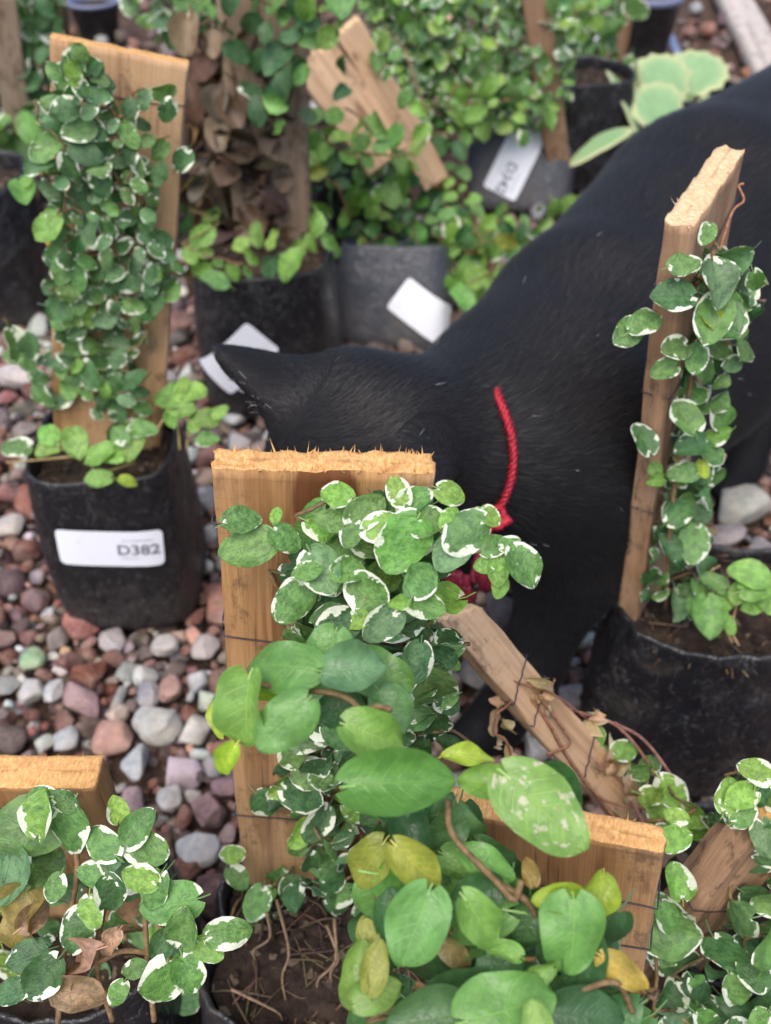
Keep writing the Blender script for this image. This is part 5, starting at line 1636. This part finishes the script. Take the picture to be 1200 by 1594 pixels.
al = np.where(rng.random(NF) < 0.05, al + 0.40 * rng.random(NF), al)
d1 = fd * np.cos(al)[:, None] + NN * np.sin(al)[:, None]
d2 = fd * np.cos(al * 0.35)[:, None] + NN * np.sin(al * 0.35)[:, None]
tw_ = NN + rng.normal(0, 0.22, (NF, 3))
side = np.cross(d1, tw_)
side /= np.linalg.norm(side, axis=1, keepdims=True) + 1e-9
wd = (0.00005 + 0.000035 * rng.random(NF))[:, None]
A0 = P0 - NN * 0.0004
B0 = A0 + d1 * (Lh * 0.55)[:, None]
C0 = B0 + d2 * (Lh * 0.45)[:, None]
FVx = np.stack([A0 - side * wd, A0 + side * wd, B0 - side * wd * 0.85, B0 + side * wd * 0.85, C0], 1).reshape(-1, 3)
bi = np.arange(NF)[:, None] * 5

# pale hairs in the opening of the far ear and a few stray ones on the coat
g = Geo()
e_b, e_t, e_a, e_w, e_o, e_h = EARS[0]
for _ in range(170):
    u = rng.uniform(0.12, 0.62)
    sgn = 1 if (e_w @ (-CU)) > 0 else -1
    p = e_b + e_a * np.linalg.norm(e_t - e_b) * u + e_w * sgn * e_h * (1 - u) * 0.85 + rng.normal(0, 0.001, 3)
    d = nz(-0.75 * CR + 0.35 * CU - 0.1 * CF + rng.normal(0, 0.3, 3))
    l = rng.uniform(0.004, 0.011)
    g.tube([p, p + d * l * 0.5, p + d * l + CU * 0.001], [0.00008, 0.00007, 0.00003], 3)
for _ in range(70):
    k = rng.integers(NF)
    if P0[k][1] > 0.5 or (NN[k] @ (eye_ - P0[k])) < 0:
        continue
    d = nz(fd[k] + NN[k] * 0.5 + rng.normal(0, 0.4, 3))
    l = rng.uniform(0.002, 0.005)
    p = P0[k] + NN[k] * 0.002
    g.tube([p, p + d * l * 0.5, p + d * l], [0.00006, 0.00006, 0.00003], 3)
gv, gq, gt = np.vstack(g.V), np.vstack(g.Q) + NF * 5, np.vstack(g.T) + NF * 5
fur = link('fur', np_mesh('fur', np.vstack([FVx, gv]), [bi + np.array([[0, 1, 3, 2]]), bi + np.array([[2, 3, 4]]), gq, gt]), [M_FUR, M_PALE_HAIR], cat_o)
fmi = np.zeros(len(fur.data.polygons), np.int32)
fmi[2 * NF:] = 1
fur.data.polygons.foreach_set('material_index', fmi)

# collar: a red cord round the neck
from mathutils.bvhtree import BVHTree
bvh = BVHTree.FromPolygons([Vector(v) for v in CV], [tuple(int(i) for i in q) for q in CQ])


def hit(px, py):
    r = nz(ray(px, py))
    loc, nor, i, dist = bvh.ray_cast(Vector((0, 0, H_CAM)), Vector(r), 2.0)
    return None if loc is None else np.array(loc)


track = [(772, 606), (780, 628), (789, 652), (796, 680), (799, 708), (797, 738), (789, 768), (777, 792), (768, 806)]
hits = [hit(*q) for q in track]
hits = [q for q in hits if q is not None]
pa_, pb_, pc_ = hits[0], hits[len(hits) // 2], hits[-1]
cen = (pa_ + pc_) / 2 * 0.5 + pb_ * 0.5 + nz(ray(780, 700)) * 0.040
vis = np.array([q + nz(eye_ - q) * 0.0045 for q in hits])
vis[0] -= nz(eye_ - vis[0]) * 0.0055
vis[1] -= nz(eye_ - vis[1]) * 0.0012
u0, u1 = nz(vis[-1] - cen), nz(vis[0] - cen)
pn = nz(np.cross(u0, nz(pb_ - cen)))
back_pts = []
ang_tot = 2 * math.pi - math.acos(np.clip(u0 @ nz(pb_ - cen), -1, 1)) - math.acos(np.clip(u1 @ nz(pb_ - cen), -1, 1))
for s in np.linspace(0, 1, 14)[1:-1]:
    a = -s * ang_tot
    d = u0 * math.cos(a) + np.cross(pn, u0) * math.sin(a)
    loc, nor, i, dist = bvh.ray_cast(Vector(cen), Vector(d), 0.3)
    rr = min(dist if dist is not None else 0.045, 0.058)
    back_pts.append(cen + d * (rr - 0.0055))
ring = np.vstack([vis, np.array(back_pts), vis[:1]])
rc = curve(ring, 220)
tan = np.gradient(rc, axis=0)
tan /= np.linalg.norm(tan, axis=1, keepdims=True)
g = Geo()
for strand in range(3):                                    # laid cord of three strands
    pts = []
    for i, p in enumerate(rc):
        a_ = nz(np.cross(tan[i], (0.2, 0.3, 1)))
        b_ = np.cross(tan[i], a_)
        phs = i * 0.62 + strand * 2.094
        pts.append(p + 0.00085 * (math.cos(phs) * a_ + math.sin(phs) * b_))
    g.tube(np.array(pts), 0.00092, 6)
for _ in range(1500):                                      # loose fibres of the cord
    i = rng.integers(2, len(rc) - 2)
    d = nz(rng.normal(0, 1, 3) + tan[i] * rng.normal(0, 1.2))
    p = rc[i] + d * 0.0012
    g.tube([p, p + d * 0.0009, p + d * 0.0018 + tan[i] * 0.0006], [0.00007, 0.00006, 0.00003], 3)
col_o = link('collar', g.mesh('collar'), M_RED, cat_o)
g = Geo()
kn = vis[-1] + nz(eye_ - vis[-1]) * 0.003
kp = [kn + 0.0042 * np.array([math.cos(a) * 1.0, 0.6 * math.sin(a * 2), math.sin(a) * 1.0]) for a in np.linspace(0, 2 * math.pi, 18)]
g.tube(np.array(kp), 0.0018, 8)
g.tube(curve([kn, kn + CR * 0.004 - CU * 0.002, kn + CR * 0.007 + CU * 0.0], 6), 0.0022, 8)
g.tube(curve([kn, kn - CU * 0.006 - CR * 0.003, kn - CU * 0.010 - CR * 0.004], 6), 0.0024, 8)
link('knot', g.mesh('knot'), M_RED, col_o)
# dark red bow hanging below
bc = W(735, 908, 0.405)
BV, BF = rock_template(4, 501, 0.2)
g = Geo()
for off_, sc in [((-0.006, 0.0, 0.001), (0.008, 0.005, 0.0085)), ((0.006, 0.001, 0.002), (0.0075, 0.005, 0.0075)), ((-0.002, -0.003, -0.004), (0.005, 0.004, 0.0075))]:
    v = BV * np.array(sc)
    v = v * (1 + 0.10 * np.sin(v[:, :1] * 1900) + 0.05 * np.sin(v[:, 2:] * 2600))
    g.add(v + bc + np.array(off_), T=BF)
g.tube(curve([kn - CU * 0.01 - CR * 0.004, (kn + bc) / 2 + (0, 0.004, 0), bc], 8), 0.002, 7)
link('bow', g.mesh('bow'), M_RED_DARK, col_o)
# eyes, closed towards the ground behind the stake
EV, EF = rock_template(3, 777, 0.0)
sk = W(572, 688, 0.420)
fdir = nz(-0.93 * CU - 0.20 * CR - 0.15 * CF)
updir = nz(W(515, 655, 0.415) - sk)
sdir = nz(np.cross(fdir, updir))
M_EYE = plain_material('amber_eye', (0.30, 0.20, 0.03), 0.15, 200, 0.3, 0.0)
for s in (-1, 1):
    base = sk + fdir * 0.01 + sdir * 0.019 * s
    loc, nor, i, dist = bvh.ray_cast(Vector(sk), Vector(nz(fdir * 0.032 + sdir * 0.019 * s + updir * 0.012)), 0.2)
    c = np.array(loc) if loc is not None else base
    g = Geo()
    g.add((EV / np.linalg.norm(EV, axis=1, keepdims=True)) * 0.0065 + c - nz(c - sk) * 0.003, T=EF)
    link('eye', g.mesh('eye'), M_EYE, cat_o)
# ------------------------------------------------------------------ odds and ends behind
# nursery pot with a bluish rim
pc = atZ(1003, 112, 0.0) + (0, 0.04, 0)
g = Geo()
prof = [(0.0, 0.002), (0.034, 0.002), (0.0355, 0.004), (0.046, 0.088), (0.047, 0.090)]
rimp = [(0.047, 0.090), (0.050, 0.091), (0.0505, 0.098), (0.049, 0.100), (0.0455, 0.100), (0.0445, 0.092), (0.043, 0.070)]


def lathe(g, prof, seg=48):
    V, Q = [], []
    for r, z in prof:
        for j in range(seg):
            a = j / seg * 2 * math.pi
            V.append((r * math.cos(a), r * math.sin(a), z))
    for i in range(len(prof) - 1):
        for j in range(seg):
            k = (j + 1) % seg
            Q.append((i * seg + j, i * seg + k, (i + 1) * seg + k, (i + 1) * seg + j))
    g.add(V, Q)


lathe(g, prof)
pot = link('plastic_pot', g.mesh('plastic_pot'), M_BAG)
pot.location = pc
tag(pot, 'black plastic pot with a bluish rim near the top right', 'pot')
g = Geo()
lathe(g, rimp)
link('rim', g.mesh('rim'), plain_material('blue_grey_rim', (0.16, 0.18, 0.27), 0.45, 200, 0.1, 0.1), pot)
g = Geo()
SVv, SQ = [], []
for i in range(10):
    for j in range(40):
        a = j / 40 * 2 * math.pi
        r = max(0.0005, 0.0425 * i / 9)
        SVv.append((r * math.cos(a), r * math.sin(a), 0.082 + 0.004 * mnoise.noise(Vector((r * 90 * math.cos(a), r * 90 * math.sin(a), 4)))))
for i in range(9):
    for j in range(40):
        k = (j + 1) % 40
        SQ.append((i * 40 + j, i * 40 + k, (i + 1) * 40 + k, (i + 1) * 40 + j))
g.add(SVv, SQ)
link('soil', g.mesh('soil'), M_SOIL, pot)

pc2 = atZ(150, 70, 0.0) + (0, 0.03, 0)
g = Geo()
lathe(g, prof)
pot2 = link('plastic_pot', g.mesh('plastic_pot'), M_BAG)
pot2.location = pc2
pot2.scale = (0.85, 0.85, 0.6)
tag(pot2, 'low black pot with a bluish rim at the top, behind the broad left stake', 'pot')
g = Geo()
lathe(g, rimp)
link('rim', g.mesh('rim'), bpy.data.materials['blue_grey_rim'], pot2)
g = Geo()
g.add(SVv, SQ)
link('soil', g.mesh('soil'), M_SOIL, pot2)

# plant tag lying on the soil
def box_mesh(name, a, b, wdir, w, t, mat, seg=12, wob=0.0):
    """a board from a to b"""
    a, b = np.asarray(a, float), np.asarray(b, float)
    z = nz(b - a)
    x = nz(np.asarray(wdir, float) - z * (np.asarray(wdir, float) @ z))
    y = np.cross(z, x)
    L = np.linalg.norm(b - a)
    e = min(w, t) * 0.14
    per = [(-w / 2 + e, -t / 2), (w / 2 - e, -t / 2), (w / 2, -t / 2 + e), (w / 2, t / 2 - e), (w / 2 - e, t / 2), (-w / 2 + e, t / 2), (-w / 2, t / 2 - e), (-w / 2, -t / 2 + e)]
    V, Q = [], []
    for i in range(seg + 1):
        for px, py in per:
            V.append((px + mnoise.noise(Vector((i * 0.7, px * 50, 1))) * wob, py + mnoise.noise(Vector((i * 0.7, py * 50, 9))) * wob, L * i / seg))
    n = len(per)
    for i in range(seg):
        for j in range(n):
            k = (j + 1) % n
            Q.append((i * n + j, i * n + k, (i + 1) * n + k, (i + 1) * n + j))
    T = []
    for base, rev in ((0, True), (seg * n, False)):
        for j in range(1, n - 1):
            T.append((base, base + j + 1, base + j) if rev else (base, base + j, base + j + 1))
    o = link(name, np_mesh(name, V, [np.array(Q), np.array(T)], smooth=False), mat)
    o.matrix_world = Matrix.Translation(Vector(a)) @ Matrix(((x[0], y[0], z[0], 0), (x[1], y[1], z[1], 0), (x[2], y[2], z[2], 0), (0, 0, 0, 1)))
    return o


t_ = box_mesh('plant_tag', atZ(1056, 86, 0.012), atZ(1038, 44, 0.03), (1, 0, 0), 0.012, 0.0015, plain_material('blue_plastic', (0.20, 0.25, 0.42), 0.4, 200, 0.1, 0.0))
tag(t_, 'small bluish plastic plant tag lying on the soil beside the pot at top right', 'plant tag')
p_ = box_mesh('wooden_plank', atZ(1240, 190, 0.012), atZ(1085, -110, 0.012), (1, 0.2, 0), 0.056, 0.024, M_WOOD_GREY, 30, 0.001)
p_.data.materials.clear()
p_.data.materials.append(wood_material('bleached_wood', (0.50, 0.46, 0.43), (0.42, 0.38, 0.35), (0.26, 0.22, 0.2), 0.2))
tag(p_, 'bleached grey wooden plank lying on the soil in the top right corner', 'plank')

# pale succulent behind the back of the cat
M_SUCC = None
n = NT('succulent_leaf')
luv = n.attr('luv').outputs['Vector']
at = n.attr('tint')
co_ = n.noise(n.vmul(luv, (1, 1, 20)), 3.0, 3, 0.6)
c_ = n.mix(n.ramp(co_, 0.35, 0.65), n.mix(1.0, at.outputs['Color'], (0.85, 0.88, 0.85), 'MULTIPLY'), at.outputs['Color'])
c_ = n.mix(n.ramp(at.outputs['Alpha'], 0.62, 1.05, 0.0, 0.8), c_, (0.42, 0.42, 0.22))
n.final(c_, 0.45, n.bump(co_, 0.3, 0.001), 0.4)
M_SUCC = n.m
SU = (0.20, 0.33, 0.16)


def fleshy(lv_list, name):
    V, F, A1, A2, nn = [], [], [], [], 0
    for c, d, nrm, L, wd_, th_, sc in lv_list:
        d, nrm = nz(d), nz(nrm)
        nrm = nz(nrm - d * (nrm @ d))
        s = np.cross(d, nrm)
        nu, nv = 26, 8
        for side in (1, -1):
            base = nn
            for j in range(nv + 1):
                f = j / nv
                for i in range(nu):
                    a = i / nu * 2 * math.pi
                    rr = 1 + (0.045 * math.cos(a * 13) if sc else 0)
                    x = f * math.cos(a) * wd_ / 2 * rr * (1.0 if math.sin(a) > -0.2 else 0.85)
                    y = f * math.sin(a) * L / 2 * rr
                    z = side * th_ / 2 * math.sqrt(max(0, 1 - f ** 4)) + 0.25 * x * x / wd_ - 0.18 * y * y / L
                    V.append(c + s * x + d * y + nrm * z)
                    A1.append((x / wd_ * 2, y / L + 0.5, (hash(name) % 7) / 7.0 + 0.02 * len(V) / 1e4))
                    A2.append((*SU, f))
            for j in range(nv):
                for i in range(nu):
                    k = (i + 1) % nu
                    q = (base + j * nu + i, base + j * nu + k, base + (j + 1) * nu + k, base + (j + 1) * nu + i)
                    F.append(q if side > 0 else q[::-1])
            nn += (nv + 1) * nu
    return V, F, A1, A2


cs = W(1050, 175, 1.14)
leaves = [
    (W(1030, 130, 1.15), 0.5 * CU - 0.2 * CR, -CF + 0.6 * CU, 0.075, 0.078, 0.006, True),
    (W(1082, 118, 1.19), 0.5 * CU + 0.5 * CR, -CF + 0.7 * CU, 0.074, 0.080, 0.006, True),
    (W(1025, 172, 1.11), 0.3 * CU - 0.2 * CR, -CF + 0.5 * CU, 0.070, 0.072, 0.006, True),
    (W(973, 160, 1.10), CU - 0.45 * CR, -0.6 * CF + 0.8 * CR, 0.085, 0.034, 0.006, False),
    (W(998, 140, 1.14), CU - 0.1 * CR, CR - 0.4 * CF, 0.075, 0.026, 0.006, False),
    (W(935, 225, 1.07), CR + 0.6 * CU, -CF + CU, 0.08, 0.030, 0.006, False),
    (W(1110, 175, 1.14), CR + 0.2 * CU, -CF + CU, 0.070, 0.068, 0.006, True)]
V_, F_, A1_, A2_ = fleshy(leaves, 'succulent')
A1_ = np.array(A1_)
so_ = empty('succulent', cs)
tag(so_, 'pale green succulent with scalloped yellow edged leaves behind the back of the cat', 'succulent')
link('foliage', np_mesh('foliage', np.array(V_) - cs, np.array(F_), {'luv': ('FLOAT_VECTOR', A1_), 'tint': ('FLOAT_COLOR', np.array(A2_))}), M_SUCC, so_)
g = Geo()
for c, *_r in leaves:
    g.tube(curve([(0.37, 1.21, 0.08), (c + np.array([0.37, 1.21, 0.08])) / 2 + (0, 0.0, -0.01), c], 8), 0.004, 7, (0.2, 0.3, 0.13, 1))
link('stem', g.mesh('stem', cs), M_STEM, so_)
